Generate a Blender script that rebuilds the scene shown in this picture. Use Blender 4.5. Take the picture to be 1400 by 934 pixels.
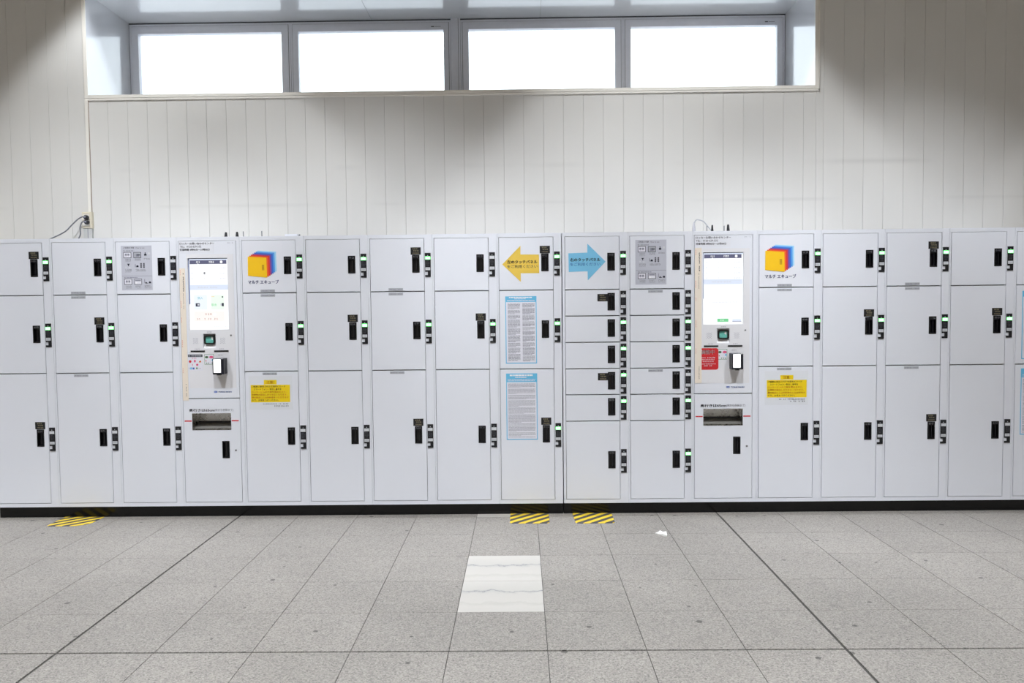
import bpy, math, random
from mathutils import Matrix, Vector

for o in list(bpy.data.objects):
    bpy.data.objects.remove(o, do_unlink=True)
S = bpy.context.scene
COL = S.collection
R = random.Random(7)

# ------------------------------------------------------------------ camera
CX, CY, CZ = 0.3043, -3.0723, 1.3916
YAW, PIT, ROLL = 0.011502, 0.04524, -0.010606
FPX = 1059.3
cd = bpy.data.cameras.new('camera'); cam = bpy.data.objects.new('camera', cd); COL.objects.link(cam)
cd.sensor_width = 36.0; cd.sensor_fit = 'HORIZONTAL'; cd.lens = 36.0 * FPX / 1400.0
cd.clip_start = 0.05; cd.clip_end = 200
fw = Vector((-math.sin(YAW) * math.cos(PIT), math.cos(YAW) * math.cos(PIT), -math.sin(PIT)))
rt = Vector((math.cos(YAW), math.sin(YAW), 0)); up = rt.cross(fw)
r2 = rt * math.cos(ROLL) + up * math.sin(ROLL); u2 = up * math.cos(ROLL) - rt * math.sin(ROLL)
m = Matrix((r2, u2, -fw)).transposed().to_4x4(); m.translation = (CX, CY, CZ)
cam.matrix_world = m
S.camera = cam

# ------------------------------------------------------------------ world, view
W = bpy.data.worlds.new('overcast_sky'); S.world = W; W.use_nodes = True
bg = W.node_tree.nodes['Background']
bg.inputs[1].default_value = 3.6
_N, _L = W.node_tree.nodes, W.node_tree.links
_tc = _N.new('ShaderNodeTexCoord'); _sp = _N.new('ShaderNodeSeparateXYZ'); _rp = _N.new('ShaderNodeValToRGB')
_L.new(_tc.outputs['Generated'], _sp.inputs[0]); _L.new(_sp.outputs['Z'], _rp.inputs['Fac']); _L.new(_rp.outputs['Color'], bg.inputs[0])
_rp.color_ramp.elements[0].position = 0.0; _rp.color_ramp.elements[0].color = (0.54, 0.58, 0.63, 1)     # ground and roofs outside
_rp.color_ramp.elements[1].position = 0.05; _rp.color_ramp.elements[1].color = (0.86, 0.93, 1.0, 1)      # overcast sky
S.view_settings.view_transform = 'Standard'; S.view_settings.look = 'None'
S.view_settings.gamma = 1.0; S.view_settings.use_curve_mapping = False
S.view_settings.exposure = 0.05

# lamp rows in the ceiling: (y, [x...], half angle deg, blend, watts, source radius)
CEIL = 4.62
WALL_WASH = dict(y=2.10, xs=[-6.39, -2.42, 1.56, 5.53], half=42.0, blend=0.27, watts=178, rad=0.07, tilt=0)
# added unseen fill rows: the first is turned towards the lockers, the others shine straight down
FILL_ROWS = [dict(y=-0.35, xs=[-5, -3, -1, 1, 3], half=30.0, blend=0.85, watts=545, rad=0.10, tilt=35),
             dict(y=-2.0, xs=[-7, -5, -3, -1, 1, 3, 5, 7], half=50.0, blend=0.6, watts=560, rad=0.12, tilt=0),
             dict(y=-6.0, xs=[-6, -3, 0, 3, 6], half=58.0, blend=0.6, watts=200, rad=0.12, tilt=0)]
LAMP_COL = (0.93, 0.965, 1.0)

# ------------------------------------------------------------------ key planes
F = 2.0417          # locker fronts
KICK = 2.0717       # plinth front
YW = 2.74           # wall face
YF = 3.38           # window frame face
TOPZ = 1.871; BOTZ = 0.077
T = 0.4             # floor tile

# ------------------------------------------------------------------ materials
def srgb(c):
    return tuple(((v / 255) / 12.92 if v / 255 <= 0.04045 else ((v / 255 + 0.055) / 1.055) ** 2.4) for v in c) + (1.0,)
MATS = {}
def base_mat(name):
    mt = bpy.data.materials.new(name); mt.use_nodes = True
    return mt, mt.node_tree.nodes, mt.node_tree.links, mt.node_tree.nodes['Principled BSDF']
def paint(name, rgb, rough=0.5, var=0.02, scale=8.0, metal=0.0, rvar=0.05, spec=0.5, bump=0.0):
    """paint or plastic with a slight procedural variation of tone and gloss"""
    if name in MATS: return MATS[name]
    mt, N, L, b = base_mat(name)
    c = srgb(rgb)
    geo = N.new('ShaderNodeNewGeometry'); nz = N.new('ShaderNodeTexNoise')
    nz.inputs['Scale'].default_value = scale; nz.inputs['Detail'].default_value = 4
    L.new(geo.outputs['Position'], nz.inputs['Vector'])
    ramp = N.new('ShaderNodeValToRGB'); L.new(nz.outputs['Fac'], ramp.inputs['Fac'])
    ramp.color_ramp.elements[0].position = 0.3; ramp.color_ramp.elements[1].position = 0.7
    ramp.color_ramp.elements[0].color = tuple(v * (1 - var) for v in c[:3]) + (1,)
    ramp.color_ramp.elements[1].color = tuple(min(1, v * (1 + var)) for v in c[:3]) + (1,)
    L.new(ramp.outputs['Color'], b.inputs['Base Color'])
    mr = N.new('ShaderNodeMapRange'); L.new(nz.outputs['Fac'], mr.inputs['Value'])
    mr.inputs['To Min'].default_value = max(0, rough - rvar); mr.inputs['To Max'].default_value = min(1, rough + rvar)
    L.new(mr.outputs['Result'], b.inputs['Roughness'])
    b.inputs['Metallic'].default_value = metal; b.inputs['Specular IOR Level'].default_value = spec
    if bump:
        bp = N.new('ShaderNodeBump'); bp.inputs['Strength'].default_value = bump; bp.inputs['Distance'].default_value = 0.002
        L.new(nz.outputs['Fac'], bp.inputs['Height']); L.new(bp.outputs['Normal'], b.inputs['Normal'])
    MATS[name] = mt; return mt
def glow(name, rgb, strength):
    if name in MATS: return MATS[name]
    mt, N, L, b = base_mat(name)
    c = srgb(rgb)
    b.inputs['Base Color'].default_value = (0.02, 0.02, 0.02, 1); b.inputs['Roughness'].default_value = 0.3
    b.inputs['Emission Color'].default_value = c; b.inputs['Emission Strength'].default_value = strength
    MATS[name] = mt; return mt

WHITE = paint('white_enamel', (226, 229, 238), 0.32, 0.006, 3.0, rvar=0.04)
GAPM = paint('gap_shade_backing', (150, 153, 160), 0.6, 0.02)  # grey sheet behind the doors, shade of the gaps put into its colour
BLACK = paint('black_plastic', (20, 21, 27), 0.42, 0.1, 30)
DEEP = paint('black_recess', (9, 9, 12), 0.35, 0.1, 30)
PLINTH = paint('gloss_black_plinth', (8, 8, 9), 0.13, 0.1, 12, rvar=0.05, spec=0.35)
GREY = paint('grey_tag', (172, 175, 183), 0.5, 0.03, 40)
LGREY = paint('light_label', (205, 208, 214), 0.5, 0.02, 40)
DGREY = paint('dark_grey_print', (88, 90, 100), 0.6, 0.03, 40)
MGREY = paint('mid_grey_print', (140, 141, 156), 0.6, 0.03, 40)
INK = paint('ink', (38, 40, 56), 0.6, 0.03, 40)
NAVY = paint('navy_ink', (38, 50, 110), 0.6, 0.03, 40)
GOLD = paint('gold_print', (150, 140, 112), 0.5, 0.05, 40)
PWHITE = paint('white_print', (240, 240, 244), 0.6, 0.01, 40)
CYAN = paint('cyan_print', (104, 188, 228), 0.5, 0.01, 20)
SHEET = paint('notice_paper', (226, 226, 236), 0.6, 0.01, 30)
YELLOW = paint('yellow_print', (242, 208, 20), 0.5, 0.01, 20)
ORANGE = paint('orange_print', (222, 120, 40), 0.5, 0.03, 20)
REDP = paint('red_print', (205, 40, 48), 0.5, 0.02, 20)
PINK = paint('pink_print', (226, 96, 138), 0.5, 0.02, 20)
GREENP = paint('green_print', (84, 134, 84), 0.5, 0.02, 20)
BLUEP = paint('blue_print', (58, 98, 184), 0.5, 0.02, 20)
TAPE = paint('beige_tape', (234, 223, 209), 0.6, 0.02, 12)
ARROWY = paint('yellow_sticker', (228, 194, 82), 0.5, 0.01, 20)
ARROWB = paint('blue_sticker', (120, 190, 226), 0.5, 0.01, 20)
PANELG = paint('terminal_panel', (226, 226, 231), 0.4, 0.008, 6)
HOWTO = paint('grey_sticker', (192, 194, 206), 0.5, 0.01, 20)
STEEL = paint('brushed_steel', (178, 176, 172), 0.28, 0.04, 60, metal=1.0)
STEELD = paint('dull_steel', (150, 148, 144), 0.4, 0.05, 60, metal=0.4)
KEYM = paint('key_metal', (150, 152, 156), 0.35, 0.05, 60, metal=0.8)
BEIGE = paint('beige_plastic', (216, 208, 188), 0.5, 0.02, 20)
CABLE = paint('grey_cable', (112, 114, 120), 0.5, 0.03, 30)
LCABLE = paint('pale_cable', (176, 178, 184), 0.5, 0.03, 30)
ALU = paint('anodised_aluminium', (222, 225, 236), 0.3, 0.02, 30, metal=0.0)
RUBBER = paint('window_gasket', (46, 48, 60), 0.6, 0.03, 30)
LINING = paint('recess_lining', (204, 208, 216), 0.12, 0.01, 5, rvar=0.02, spec=0.9)
TRIM = paint('cream_trim', (236, 233, 226), 0.4, 0.01, 10)
CEILM = paint('ceiling_board', (190, 180, 164), 0.8, 0.02, 3)
HALLW = paint('hall_wall', (190, 176, 156), 0.7, 0.02, 2)
PAPER = paint('tissue_paper', (240, 240, 238), 0.8, 0.02, 60, bump=0.3)
TEALG = paint('teal_scanner_glass', (110, 190, 178), 0.1, 0.15, 60)

def wall_material():
    mt, N, L, b = base_mat('cream_wall_panel')
    geo = N.new('ShaderNodeNewGeometry'); sep = N.new('ShaderNodeSeparateXYZ'); L.new(geo.outputs['Position'], sep.inputs[0])
    nz = N.new('ShaderNodeTexNoise'); nz.inputs['Scale'].default_value = 3; nz.inputs['Detail'].default_value = 6
    L.new(geo.outputs['Position'], nz.inputs['Vector'])
    # scuff lines at three heights, broken up by noise
    def scuff(z, w):
        a = N.new('ShaderNodeMath'); a.operation = 'SUBTRACT'; L.new(sep.outputs['Z'], a.inputs[0]); a.inputs[1].default_value = z
        c = N.new('ShaderNodeMath'); c.operation = 'ABSOLUTE'; L.new(a.outputs[0], c.inputs[0])
        d = N.new('ShaderNodeMapRange'); d.inputs['From Min'].default_value = 0; d.inputs['From Max'].default_value = w
        d.inputs['To Min'].default_value = 1; d.inputs['To Max'].default_value = 0; L.new(c.outputs[0], d.inputs['Value'])
        return d.outputs['Result']
    n2 = N.new('ShaderNodeTexNoise'); n2.inputs['Scale'].default_value = 0.9; n2.inputs['Detail'].default_value = 3
    L.new(geo.outputs['Position'], n2.inputs['Vector'])
    m1 = N.new('ShaderNodeMapRange'); m1.inputs['From Min'].default_value = 0.48; m1.inputs['From Max'].default_value = 0.62; L.new(n2.outputs['Fac'], m1.inputs['Value'])
    m2 = N.new('ShaderNodeMapRange'); m2.inputs['From Min'].default_value = 0.52; m2.inputs['From Max'].default_value = 0.40; L.new(n2.outputs['Fac'], m2.inputs['Value'])
    p1 = N.new('ShaderNodeMath'); p1.operation = 'MULTIPLY'; L.new(scuff(2.165, 0.02), p1.inputs[0]); L.new(m1.outputs[0], p1.inputs[1])
    p2 = N.new('ShaderNodeMath'); p2.operation = 'MULTIPLY'; L.new(scuff(2.44, 0.028), p2.inputs[0]); L.new(m2.outputs[0], p2.inputs[1])
    ad = N.new('ShaderNodeMath'); ad.operation = 'ADD'; L.new(p1.outputs[0], ad.inputs[0]); L.new(p2.outputs[0], ad.inputs[1])
    sc = N.new('ShaderNodeMath'); sc.operation = 'MULTIPLY'; sc.inputs[1].default_value = 0.11; L.new(ad.outputs[0], sc.inputs[0])
    oi = N.new('ShaderNodeObjectInfo')
    mr = N.new('ShaderNodeMapRange'); mr.inputs['To Min'].default_value = 0.975; mr.inputs['To Max'].default_value = 1.01; L.new(nz.outputs['Fac'], mr.inputs['Value'])
    mr2 = N.new('ShaderNodeMapRange'); mr2.inputs['To Min'].default_value = 0.985; mr2.inputs['To Max'].default_value = 1.005; L.new(oi.outputs['Random'], mr2.inputs['Value'])
    mu = N.new('ShaderNodeMath'); mu.operation = 'MULTIPLY'; L.new(mr.outputs[0], mu.inputs[0]); L.new(mr2.outputs[0], mu.inputs[1])
    sb = N.new('ShaderNodeMath'); sb.operation = 'SUBTRACT'; L.new(mu.outputs[0], sb.inputs[0]); L.new(sc.outputs[0], sb.inputs[1])
    mix = N.new('ShaderNodeVectorMath'); mix.operation = 'SCALE'; mix.inputs[0].default_value = srgb((216, 215, 212))[:3]
    L.new(sb.outputs[0], mix.inputs['Scale']); L.new(mix.outputs['Vector'], b.inputs['Base Color'])
    b.inputs['Roughness'].default_value = 0.55; b.inputs['Specular IOR Level'].default_value = 0.3
    return mt
WALLM = wall_material()
JOINT = paint('wall_joint', (176, 172, 165), 0.8, 0.02, 10)

def granite_material():
    mt, N, L, b = base_mat('grey_granite')
    geo = N.new('ShaderNodeNewGeometry'); P = geo.outputs['Position']
    oi = N.new('ShaderNodeObjectInfo')
    def noise(sc, det=2):
        n = N.new('ShaderNodeTexNoise'); n.inputs['Scale'].default_value = sc; n.inputs['Detail'].default_value = det; L.new(P, n.inputs['Vector']); return n.outputs['Fac']
    def vor(sc, feature='F1'):
        v = N.new('ShaderNodeTexVoronoi'); v.voronoi_dimensions = '2D'; v.inputs['Scale'].default_value = sc; L.new(P, v.inputs['Vector'])
        q = N.new('ShaderNodeSeparateColor'); L.new(v.outputs['Color'], q.inputs[0]); return v.outputs['Distance'], q.outputs[0], q.outputs[1]
    # crystals: one tone per grain, mixed with a finer noise
    gd, g0, g1 = vor(200)
    am = N.new('ShaderNodeMix'); am.inputs[0].default_value = 0.45; L.new(g0, am.inputs[2]); L.new(noise(120, 4), am.inputs[3])
    r = N.new('ShaderNodeValToRGB'); L.new(am.outputs[0], r.inputs['Fac'])
    e = r.color_ramp.elements; e[0].position = 0.14; e[0].color = srgb((96, 93, 91)); e[1].position = 0.86; e[1].color = srgb((178, 173, 168))
    k = e.new(0.28); k.color = srgb((127, 124, 120)); k = e.new(0.46); k.color = srgb((148, 143, 139)); k = e.new(0.66); k.color = srgb((156, 152, 146))
    # trodden-in dirt: small dark spots and larger pale ones
    def spots(sc, share, rad, dark):
        d, a, c = vor(sc)
        on = N.new('ShaderNodeMath'); on.operation = 'GREATER_THAN'; L.new(a, on.inputs[0]); on.inputs[1].default_value = 1 - share
        rr = N.new('ShaderNodeMath'); rr.operation = 'MULTIPLY'; rr.inputs[1].default_value = rad * sc; L.new(c, rr.inputs[0])
        lt = N.new('ShaderNodeMath'); lt.operation = 'LESS_THAN'; L.new(d, lt.inputs[0]); L.new(rr.outputs[0], lt.inputs[1])
        an = N.new('ShaderNodeMath'); an.operation = 'MULTIPLY'; L.new(on.outputs[0], an.inputs[0]); L.new(lt.outputs[0], an.inputs[1])
        m_ = N.new('ShaderNodeMapRange'); m_.inputs['To Min'].default_value = 1.0; m_.inputs['To Max'].default_value = dark; L.new(an.outputs[0], m_.inputs['Value']); return m_
    mr = spots(3.4, 0.6, 0.015, 0.36); mg = spots(2.1, 0.5, 0.028, 0.86)
    dirt = N.new('ShaderNodeMapRange'); dirt.inputs['From Min'].default_value = 0.3; dirt.inputs['From Max'].default_value = 0.7
    dirt.inputs['To Min'].default_value = 0.92; dirt.inputs['To Max'].default_value = 1.04; L.new(noise(2.2, 5), dirt.inputs['Value'])
    tone = N.new('ShaderNodeMapRange'); tone.inputs['To Min'].default_value = 0.97; tone.inputs['To Max'].default_value = 1.03; L.new(oi.outputs['Random'], tone.inputs['Value'])
    def mul(a, c):
        q = N.new('ShaderNodeMath'); q.operation = 'MULTIPLY'; L.new(a, q.inputs[0]); L.new(c, q.inputs[1]); return q.outputs[0]
    f = mul(mul(mr.outputs[0], mg.outputs[0]), mul(dirt.outputs[0], tone.outputs[0]))
    sv = N.new('ShaderNodeVectorMath'); sv.operation = 'SCALE'; L.new(r.outputs['Color'], sv.inputs[0]); L.new(f, sv.inputs['Scale'])
    L.new(sv.outputs['Vector'], b.inputs['Base Color'])
    b.inputs['Roughness'].default_value = 0.42; b.inputs['Specular IOR Level'].default_value = 0.35
    return mt
GRANITE = granite_material()

def marble_material():
    mt, N, L, b = base_mat('white_veined_marble')
    geo = N.new('ShaderNodeNewGeometry'); P = geo.outputs['Position']
    sep = N.new('ShaderNodeSeparateXYZ'); L.new(P, sep.inputs[0])
    n = N.new('ShaderNodeTexNoise'); n.inputs['Scale'].default_value = 11; n.inputs['Detail'].default_value = 8; n.inputs['Roughness'].default_value = 0.62; L.new(P, n.inputs['Vector'])
    def M(op, a, c):
        q = N.new('ShaderNodeMath'); q.operation = op
        for i, x in enumerate((a, c)):
            if isinstance(x, (int, float)): q.inputs[i].default_value = x
            elif x is not None: L.new(x, q.inputs[i])
        return q.outputs[0]
    y = M('ADD', sep.outputs['Y'], M('MULTIPLY', M('SUBTRACT', n.outputs['Fac'], 0.5), 0.13))
    fr = M('FRACT', M('DIVIDE', M('ADD', y, 0.11 - 0.005), 0.38), None)
    d = M('ABSOLUTE', M('SUBTRACT', fr, 0.0), None)
    r = N.new('ShaderNodeValToRGB'); L.new(d, r.inputs['Fac']); e = r.color_ramp.elements
    e[0].position = 0.0; e[0].color = srgb((103, 105, 116)); e[1].position = 1.0; e[1].color = srgb((174, 173, 171))
    for p_, c_ in ((0.018, (161, 161, 162)), (0.05, (187, 185, 180)), (0.5, (195, 192, 187)), (0.62, (185, 183, 177)), (0.66, (194, 191, 186)), (0.93, (190, 187, 182))):
        k = e.new(p_); k.color = srgb(c_)
    L.new(r.outputs['Color'], b.inputs['Base Color']); b.inputs['Roughness'].default_value = 0.3
    return mt
MARBLE = marble_material()
GROUT = paint('dark_grout', (74, 72, 70), 0.8, 0.05, 20)

def hazard_material():
    mt, N, L, b = base_mat('hazard_stripes')
    tc = N.new('ShaderNodeTexCoord'); sep = N.new('ShaderNodeSeparateXYZ'); L.new(tc.outputs['Object'], sep.inputs[0])
    def M(op, a, c):
        q = N.new('ShaderNodeMath'); q.operation = op
        for i, x in enumerate((a, c)):
            if isinstance(x, (int, float)): q.inputs[i].default_value = x
            else: L.new(x, q.inputs[i])
        return q.outputs[0]
    nz = N.new('ShaderNodeTexNoise'); nz.inputs['Scale'].default_value = 60; nz.inputs['Detail'].default_value = 4; L.new(tc.outputs['Object'], nz.inputs['Vector'])
    s = M('FRACT', M('DIVIDE', M('SUBTRACT', M('MULTIPLY', sep.outputs['X'], 0.72), M('MULTIPLY', sep.outputs['Y'], 0.70)), 0.0665), 0.0)
    g = M('GREATER_THAN', s, 0.5)
    wear = N.new('ShaderNodeMapRange'); wear.inputs['From Min'].default_value = 0.62; wear.inputs['From Max'].default_value = 0.72; wear.inputs['To Max'].default_value = 0.4; L.new(nz.outputs['Fac'], wear.inputs['Value'])
    mx = N.new('ShaderNodeMix'); mx.data_type = 'RGBA'; L.new(g, mx.inputs[0]); mx.inputs[6].default_value = srgb((66, 66, 70)); mx.inputs[7].default_value = srgb((226, 196, 54))
    mx2 = N.new('ShaderNodeMix'); mx2.data_type = 'RGBA'; L.new(wear.outputs[0], mx2.inputs[0]); L.new(mx.outputs[2], mx2.inputs[6]); mx2.inputs[7].default_value = srgb((120, 116, 108))
    L.new(mx2.outputs[2], b.inputs['Base Color']); b.inputs['Roughness'].default_value = 0.6
    return mt
HAZARD = hazard_material()

def glass_material():
    mt = bpy.data.materials.new('window_glass'); mt.use_nodes = True; N = mt.node_tree.nodes; L = mt.node_tree.links
    N.remove(N['Principled BSDF']); out = N['Material Output']
    t = N.new('ShaderNodeBsdfTransparent'); g = N.new('ShaderNodeBsdfGlossy'); g.inputs['Roughness'].default_value = 0.02
    t.inputs[0].default_value = (0.96, 0.98, 0.98, 1)
    fr = N.new('ShaderNodeFresnel'); fr.inputs[0].default_value = 1.45; mx = N.new('ShaderNodeMixShader')
    L.new(fr.outputs[0], mx.inputs[0]); L.new(t.outputs[0], mx.inputs[1]); L.new(g.outputs[0], mx.inputs[2]); L.new(mx.outputs[0], out.inputs[0])
    return mt
GLASS = glass_material()
LIT = glow('green_lamp', (130, 255, 140), 4.0)
UNLIT = paint('unlit_lamp', (214, 217, 222), 0.4, 0.01, 30)
SCREENW = glow('screen_white', (252, 254, 255), 1.05)
SCREENB = glow('screen_blue', (222, 232, 250), 0.98)
SCREEND = glow('screen_header', (96, 98, 128), 0.9)
SCREENT = glow('screen_teal', (120, 200, 214), 0.9)
SCREENG = glow('screen_green', (120, 214, 150), 0.95)
SCREENGP = glow('screen_pale_green', (238, 254, 240), 1.0)
SCREENBP = glow('screen_pale_blue', (238, 246, 255), 1.0)
SCREENR = glow('screen_pale_rose', (253, 246, 243), 1.0)
SCREENK = glow('screen_black', (52, 56, 76), 0.8)
SCREENL = glow('screen_light_print', (214, 216, 226), 0.97)
READW = glow('reader_white', (255, 255, 255), 1.3)

# ------------------------------------------------------------------ mesh builder
class MB:
    def __init__(s): s.v = []; s.f = []; s.mi = []; s.mats = []
    def slot(s, mat):
        if mat not in s.mats: s.mats.append(mat)
        return s.mats.index(mat)
    def add(s, verts, faces, mat):
        n = len(s.v); k = s.slot(mat); s.v += [tuple(p) for p in verts]
        for f in faces: s.f.append(tuple(i + n for i in f)); s.mi.append(k)
    def box(s, x0, x1, y0, y1, z0, z1, mat, skip=''):
        v = [(x0, y0, z0), (x1, y0, z0), (x1, y1, z0), (x0, y1, z0), (x0, y0, z1), (x1, y0, z1), (x1, y1, z1), (x0, y1, z1)]
        fs = {'b': (3, 2, 1, 0), 't': (4, 5, 6, 7), 'f': (0, 1, 5, 4), 'k': (2, 3, 7, 6), 'l': (3, 0, 4, 7), 'r': (1, 2, 6, 5)}
        s.add(v, [f for k, f in fs.items() if k not in skip], mat)
    def rect(s, x0, x1, z0, z1, y, mat):
        s.add([(x0, y, z0), (x1, y, z0), (x1, y, z1), (x0, y, z1)], [(0, 1, 2, 3)], mat)
    def plate(s, pts, y0, y1, mat):
        """outline in x,z (anticlockwise seen from the front) extruded from y0 (front) to y1"""
        n = len(pts)
        v = [(x, y0, z) for x, z in pts] + [(x, y1, z) for x, z in pts]
        s.add(v, [tuple(range(n))] + [(i, i + n, (i + 1) % n + n, (i + 1) % n) for i in range(n)], mat)
    def disc(s, x, z, r, y0, y1, mat, n=16, rz=None):
        rz = rz or r
        s.plate([(x + r * math.cos(2 * math.pi * i / n), z + rz * math.sin(2 * math.pi * i / n)) for i in range(n)], y0, y1, mat)
    def rings(s, rings, mat, close=True):
        n = len(rings[0]); v = [p for r in rings for p in r]; f = []
        for a in range(len(rings) - 1):
            for i in range(n):
                j = (i + 1) % n
                f.append((a * n + i, a * n + j, (a + 1) * n + j, (a + 1) * n + i))
        if close: f += [tuple(range(n - 1, -1, -1)), tuple((len(rings) - 1) * n + i for i in range(n))]
        s.add(v, f, mat)
    def lathe(s, prof, mat, x=0, y=0, n=16):
        s.rings([[(x + r * math.cos(2 * math.pi * i / n), y + r * math.sin(2 * math.pi * i / n), z) for i in range(n)] for r, z in prof], mat)
    def tube(s, pts, r, mat, n=8, sub=5):
        P = [Vector(p) for p in pts]; Q = []
        for i in range(len(P) - 1):
            p0, p1, p2, p3 = P[max(i - 1, 0)], P[i], P[i + 1], P[min(i + 2, len(P) - 1)]
            for k in range(sub):
                t = k / sub
                Q.append(0.5 * ((2 * p1) + (p2 - p0) * t + (2 * p0 - 5 * p1 + 4 * p2 - p3) * t * t + (3 * p1 - p0 - 3 * p2 + p3) * t ** 3))
        Q.append(P[-1]); rings = []
        for i, q in enumerate(Q):
            d = (Q[min(i + 1, len(Q) - 1)] - Q[max(i - 1, 0)]).normalized()
            a = d.orthogonal().normalized() if i == 0 else (a - d * a.dot(d)).normalized()
            b = d.cross(a)
            rings.append([q + (a * math.cos(2 * math.pi * k / n) + b * math.sin(2 * math.pi * k / n)) * r for k in range(n)])
        s.rings(rings, mat)
    def text(s, txt, x, z, w, h, y, mat, bold=0.0):
        """lettering fitted into w by h with its lower left corner at x, z; w None keeps the proportions"""
        vs, fs = text_geo(txt)
        x0 = min(v[0] for v in vs); x1 = max(v[0] for v in vs); z0 = min(v[1] for v in vs); z1 = max(v[1] for v in vs)
        kz = h / (z1 - z0); kx = kz if w is None else w / (x1 - x0)
        for d in ((0, 0),) if not bold else ((-bold, -bold * 0.3), (0, bold * 0.3), (bold, -bold * 0.3)):   # overprinted for weight
            s.add([(x + (a + d[0] - x0) * kx, y, z + (c + d[1] - z0) * kz) for a, c in vs], fs, mat)
    def scribble(s, x0, x1, z0, z1, y, mat, rng=R, cell=None):
        """a line of print too small to read: one small glyph-like group of strokes per character"""
        h = z1 - z0; c = cell or h; n = max(1, int((x1 - x0) / c)); c = (x1 - x0) / n
        for i in range(n):
            a = x0 + i * c + c * 0.08; e = a + c * 0.84
            if rng.random() < 0.06: continue
            k = rng.randint(2, 3)
            for q in range(k):
                zz = z0 + h * (q + 0.2) / k
                s.rect(a + c * rng.uniform(0, 0.25), e - c * rng.uniform(0, 0.25), zz, zz + h * 0.5 / k, y, mat)
            xm = a + c * rng.uniform(0.2, 0.55)
            s.rect(xm, xm + c * 0.14, z0, z1, y, mat)
    def words(s, x0, x1, z0, z1, y, mat, rng=R):
        x = x0
        while x < x1 - 0.002:
            w = rng.uniform(0.006, 0.022); e = min(x + w, x1)
            s.rect(x, e, z0, z1, y, mat); x = e + rng.uniform(0.0012, 0.003)
    def mesh(s, name):
        me = bpy.data.meshes.new(name); me.from_pydata(s.v, [], s.f)
        for mt in s.mats: me.materials.append(mt)
        me.polygons.foreach_set('material_index', s.mi); me.update(); return me
    def build(s, name, parent=None, loc=(0, 0, 0), smooth=False):
        me = s.mesh(name)
        if smooth: me.polygons.foreach_set('use_smooth', [True] * len(me.polygons))
        return link(name, me, parent, loc)
TG = {}
def text_geo(txt):
    if txt in TG: return TG[txt]
    cu = bpy.data.curves.new('lettering', 'FONT'); cu.body = txt; cu.resolution_u = 2
    ob = bpy.data.objects.new('lettering', cu); COL.objects.link(ob)
    dg = bpy.context.evaluated_depsgraph_get()
    me = bpy.data.meshes.new_from_object(ob.evaluated_get(dg))
    r = ([(v.co.x, v.co.y) for v in me.vertices], [tuple(p.vertices) for p in me.polygons])
    bpy.data.objects.remove(ob); bpy.data.curves.remove(cu); bpy.data.meshes.remove(me)
    TG[txt] = r; return r
def link(name, me, parent=None, loc=(0, 0, 0)):
    o = bpy.data.objects.new(name, me); COL.objects.link(o); o.location = loc
    if parent: o.parent = parent
    return o
def tag(o, label=None, cat=None, group=None, kind=None):
    if label: o['label'] = label
    if cat: o['category'] = cat
    if group: o['group'] = group
    if kind: o['kind'] = kind
    return o
def thing(name, label, cat, loc=(0, 0, 0), group=None):
    o = bpy.data.objects.new(name, None); COL.objects.link(o); o.location = loc; o.empty_display_size = 0.1
    return tag(o, label, cat, group)

# ------------------------------------------------------------------ floor
b = MB(); b.box(-9, 9, -8, 3.0, -0.12, -0.004, GROUT)
floor = tag(b.build('floor'), 'grey granite floor laid in square tiles with dark joints', kind='structure')
def gap_x(i):  # half width of the joint on grid line i
    return 0.0060 if i % 8 == 4 else 0.0015
def gap_y(j):
    return 0.0055 if j == 0 else 0.0009
TILES = {}
def tile_geo(i, j):
    return (i * T + gap_x(i), (i + 1) * T - gap_x(i + 1), j * T + gap_y(j), (j + 1) * T - gap_y(j + 1))
rest = MB()
for j in range(-20, 7):
    for i in range(-22, 22):
        x0, x1, y0, y1 = tile_geo(i, j)
        if -3 <= j <= 5 and -14 <= i < 14:
            key = (round(x1 - x0, 4), round(y1 - y0, 4))
            marble = i == 0 and j in (1, 2, 5)
            if (key, marble) not in TILES:
                q = MB(); q.box(0, key[0], 0, key[1], -0.02, 0, MARBLE if marble else GRANITE, skip='b'); TILES[(key, marble)] = q.mesh('floor_tile')
            o = link('marble_tile' if marble else 'floor_tile', TILES[(key, marble)], floor, (x0, y0, 0))
            if marble: o['label'] = 'white marble floor tile with grey veins'
        else:
            rest.box(x0, x1, y0, y1, -0.02, 0, GRANITE, skip='b')
tag(rest.build('floor_tile', floor), kind='stuff')

# ------------------------------------------------------------------ back wall with its high window recess
OX0, OX1 = -2.899, 2.488       # recess between these
OZ0, OZ1 = 3.000, 3.752        # sill and head
b = MB()
D = YW + 0.005
b.box(-9, OX0 - 0.029, D, D + 0.2, 0, CEIL + 0.1, JOINT); b.box(OX1 + 0.029, 9, D, D + 0.2, 0, CEIL + 0.1, JOINT)
b.box(OX0 - 0.029, OX1 + 0.029, D, D + 0.2, 0, OZ0 - 0.03, JOINT); b.box(OX0 - 0.029, OX1 + 0.029, D, D + 0.2, OZ1 + 0.03, CEIL + 0.1, JOINT)
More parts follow.
